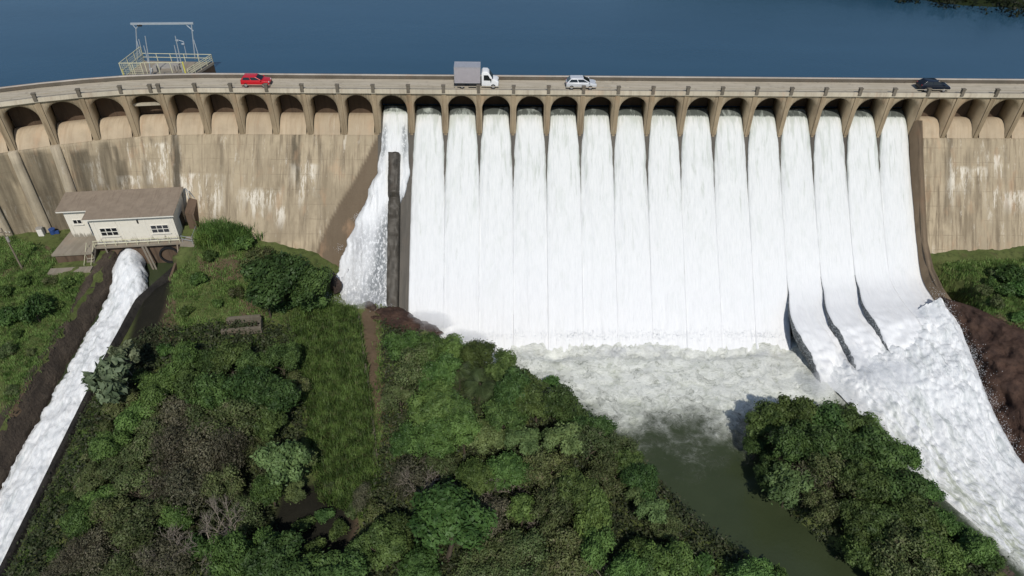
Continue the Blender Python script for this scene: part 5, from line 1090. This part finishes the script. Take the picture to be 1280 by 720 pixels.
for zone, grp, lst in ZONES:
    byk = {}
    for q in sorted(lst): byk.setdefault(q[3], []).append(q)
    for kind, items in byk.items():
        for i, (px, py, rp, _) in enumerate(items):
            src = PROTO[kind][int(rng.integers(len(PROTO[kind])))]; Rr, Hc = src['Rr'], src['Hc']; zc = -22.0
            for _ in range(4):
                q = at_z(px, py, zc); dep = q[1]*math.cos(PITCH)-(q[2]-40)*math.sin(PITCH); sc = rp*dep/FPX/Rr*(1.16 if kind[0] != 's' else 1.0); g = float(ground_z(np.array(q[0]), np.array(q[1])))
                g = max(g, -26.4); zc = g+Hc*sc
            t = copy_tree(src); t.location = (q[0], q[1], g); t.rotation_euler = (rng.normal(0, .10), rng.normal(0, .10), rng.uniform(0, 6.28)); t.scale = (sc*rng.uniform(.82, 1.25), sc*rng.uniform(.82, 1.25), sc*rng.uniform(.82, 1.25))
            lab = LOOK[kind]+(', the only one '+zone if len(items) == 1 else ', %s from left %s' % (ORD[i], zone))
            tag(t, lab, CAT.get(kind, 'shrub' if kind[0] == 's' else 'tree'), grp)
for L in PROTO.values():
    for r_ in L:
        for ch in list(r_.children): bpy.data.objects.remove(ch)
        bpy.data.objects.remove(r_)
for o in bpy.data.objects:
    for k_ in ('Rr', 'Hc'):
        if k_ in o.keys(): del o[k_]

# grass, reeds and undergrowth: countless
def scatter(n, poly, z):
    q = np.array(pix_poly(poly, z)); lo, hi = q.min(0), q.max(0); out = np.zeros((0, 2))
    while len(out) < n:
        p = rng.uniform(lo, hi, (n*2, 2)); out = np.vstack([out, p[in_poly(p[:, 0], p[:, 1], q)]])
    return out[:n]
def keep(p):
    x, y = p[:, 0], p[:, 1]; r = in_poly(x, y, RIVER) & ~in_poly(x, y, ISLE); c = (x > CH_L-1.3) & (x < CH_R+1.2+np.clip((y-71)*.42, 0, 3.4)) & (y < 81)
    lx_, ly_ = (x-BA[0])*math.cos(BR)+(y-BA[1])*math.sin(BR), -(x-BA[0])*math.sin(BR)+(y-BA[1])*math.cos(BR)
    b = (lx_ > -5.6) & (lx_ < L_+2.5) & (ly_ > -4.6) & (ly_ < 6.5); dr = (np.abs(x-ru.location.x) < 2.6) & (np.abs(y-ru.location.y) < 1.3)
    dk_ = in_poly(x, y, pix_poly(*DARK[0]))
    return p[~(r | c | b | dr | dk_)]
def blades(name, p, per, h0, h1, wd, mat, label, cat=None, kind='stuff', spread=.22):
    p = keep(p); z = ground_z(p[:, 0], p[:, 1]); n = len(p)*per; P = np.repeat(np.column_stack([p, z]), per, 0); P[:, :2] += rng.normal(0, spread, (n, 2)); a = rng.uniform(0, 6.28, n); h = rng.uniform(h0, h1, n)
    ln = rng.uniform(.1, .75, n); dr = np.stack([np.cos(a), np.sin(a), 0*a], 1); sd = np.stack([-np.sin(a), np.cos(a), 0*a], 1)*(wd*rng.uniform(.6, 1.3, n))[:, None]
    m_ = P+dr*(h*ln*.35)[:, None]+np.array([0, 0, 1])*(h*.62)[:, None]; t = P+dr*(h*ln)[:, None]+np.array([0, 0, 1])*(h*(1-.3*ln))[:, None]; P[:, 2] -= .15
    V = np.stack([P-sd, P+sd, m_+sd*.8, m_-sd*.8, t-sd*.12, t+sd*.12], 1).reshape(-1, 3); i = np.arange(n)*6
    F = np.vstack([np.stack([i, i+1, i+2, i+3], 1), np.stack([i+3, i+2, i+5, i+4], 1)])
    o = mesh_np(name, V, F, M[mat]); return tag(o, label, cat, kind=kind)
gp = np.vstack([scatter(6500, [(0, 300), (100, 330), (110, 345), (85, 400), (45, 470), (0, 530)], -19.5), scatter(5200, [(245, 300), (390, 335), (450, 385), (370, 420), (330, 440), (190, 440), (215, 350)], -19.5), scatter(2600, [(1178, 330), (1290, 326), (1290, 412), (1190, 376)], -19.1),
                scatter(1500, [(470, 395), (560, 440), (520, 600), (470, 580)], -23.3), scatter(2200, [(140, 470), (160, 500), (0, 740), (-30, 740)], -24), scatter(2600, [(200, 440), (370, 430), (350, 540), (200, 540)], -22)])
blades('grass', gp, 7, .16, .50, .030, 'grass', 'short rough grass on the banks below the dam')
blades('reeds', scatter(3600, [(372, 405), (400, 388), (446, 392), (462, 500), (470, 590), (455, 640), (400, 620), (385, 520), (365, 450)], -23), 9, .6, 1.5, .045, 'reed', 'bed of tall green reeds left of the kerb')
p = at_z(283, 293, -16.8); cl_ = rng.normal(0, 1, (380, 2))*np.array([1.7, .95])+p[:2]; blades('grass_clump', cl_, 9, .9, 2.0, .05, 'tall_grass', 'clump of tall bright green grass beside the powerhouse', 'grass clump', None)
p = at_z(254, 300, -16.9); cl_ = rng.normal(0, 1, (120, 2))*np.array([.7, .6])+p[:2]; blades('grass_clump', cl_, 9, .6, 1.3, .05, 'tall_grass', 'smaller clump of bright grass nearest the powerhouse deck', 'grass clump', None)
up_ = np.vstack([scatter(9500, [(195, 435), (370, 430), (385, 540), (340, 620), (340, 740), (-40, 760), (20, 640), (120, 480)], -23.5), scatter(9000, [(480, 410), (560, 430), (660, 480), (760, 535), (830, 605), (980, 730), (360, 740), (440, 690), (480, 560)], -24), scatter(4200, [(940, 545), (1010, 505), (1090, 545), (1150, 605), (1250, 695), (1240, 740), (1110, 735), (1000, 655)], -25.6)])
r_ = in_poly(up_[:, 0], up_[:, 1], RIVER) & ~in_poly(up_[:, 0], up_[:, 1], ISLE); up_ = up_[~r_]; up_ = up_[~((up_[:, 0] > CH_L-1.3) & (up_[:, 0] < CH_R+1.15))]
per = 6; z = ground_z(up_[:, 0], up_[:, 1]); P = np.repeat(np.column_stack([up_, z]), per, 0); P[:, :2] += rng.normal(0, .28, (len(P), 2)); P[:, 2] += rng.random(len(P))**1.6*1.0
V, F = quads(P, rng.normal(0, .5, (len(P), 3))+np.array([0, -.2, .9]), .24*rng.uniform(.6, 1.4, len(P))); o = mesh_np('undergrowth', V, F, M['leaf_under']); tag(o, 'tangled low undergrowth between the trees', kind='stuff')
# wood on the far shore
hp = []
for _ in range(520):
    x_ = rng.uniform(66, 200); e_ = np.interp(x_, [60, 70, 77.3, 87.5, 98, 120, 160, 600], [190, 160, 150.5, 145, 141.5, 135, 128, 110]); v_ = rng.random()**1.6*60+.6; i_, j_ = np.argmin(np.abs(hx-x_)), np.argmin(np.abs(hv-v_)); hp.append((x_, e_+v_, hz[i_, j_]+1.2))
hp = np.array(hp); P = np.repeat(hp, 60, 0); d_ = rng.normal(0, 1, P.shape); d_ /= np.linalg.norm(d_, axis=1)[:, None]; P = P+d_*np.array([2.2, 2.2, 1.8])*rng.uniform(.6, 1.05, (len(P), 1)); V, F = quads(P, d_+rng.normal(0, .4, P.shape)+np.array([0, 0, .3]), .55*rng.uniform(.6, 1.3, len(P)))
M['leaf_far'] = leaf_mat('far_leaves', (.016, .024, .009), (.022, .032, .012)); o = mesh_np('far_wood', V, F, M['leaf_far']); tag(o, 'dark wood covering the far shore of the lake', kind='stuff')
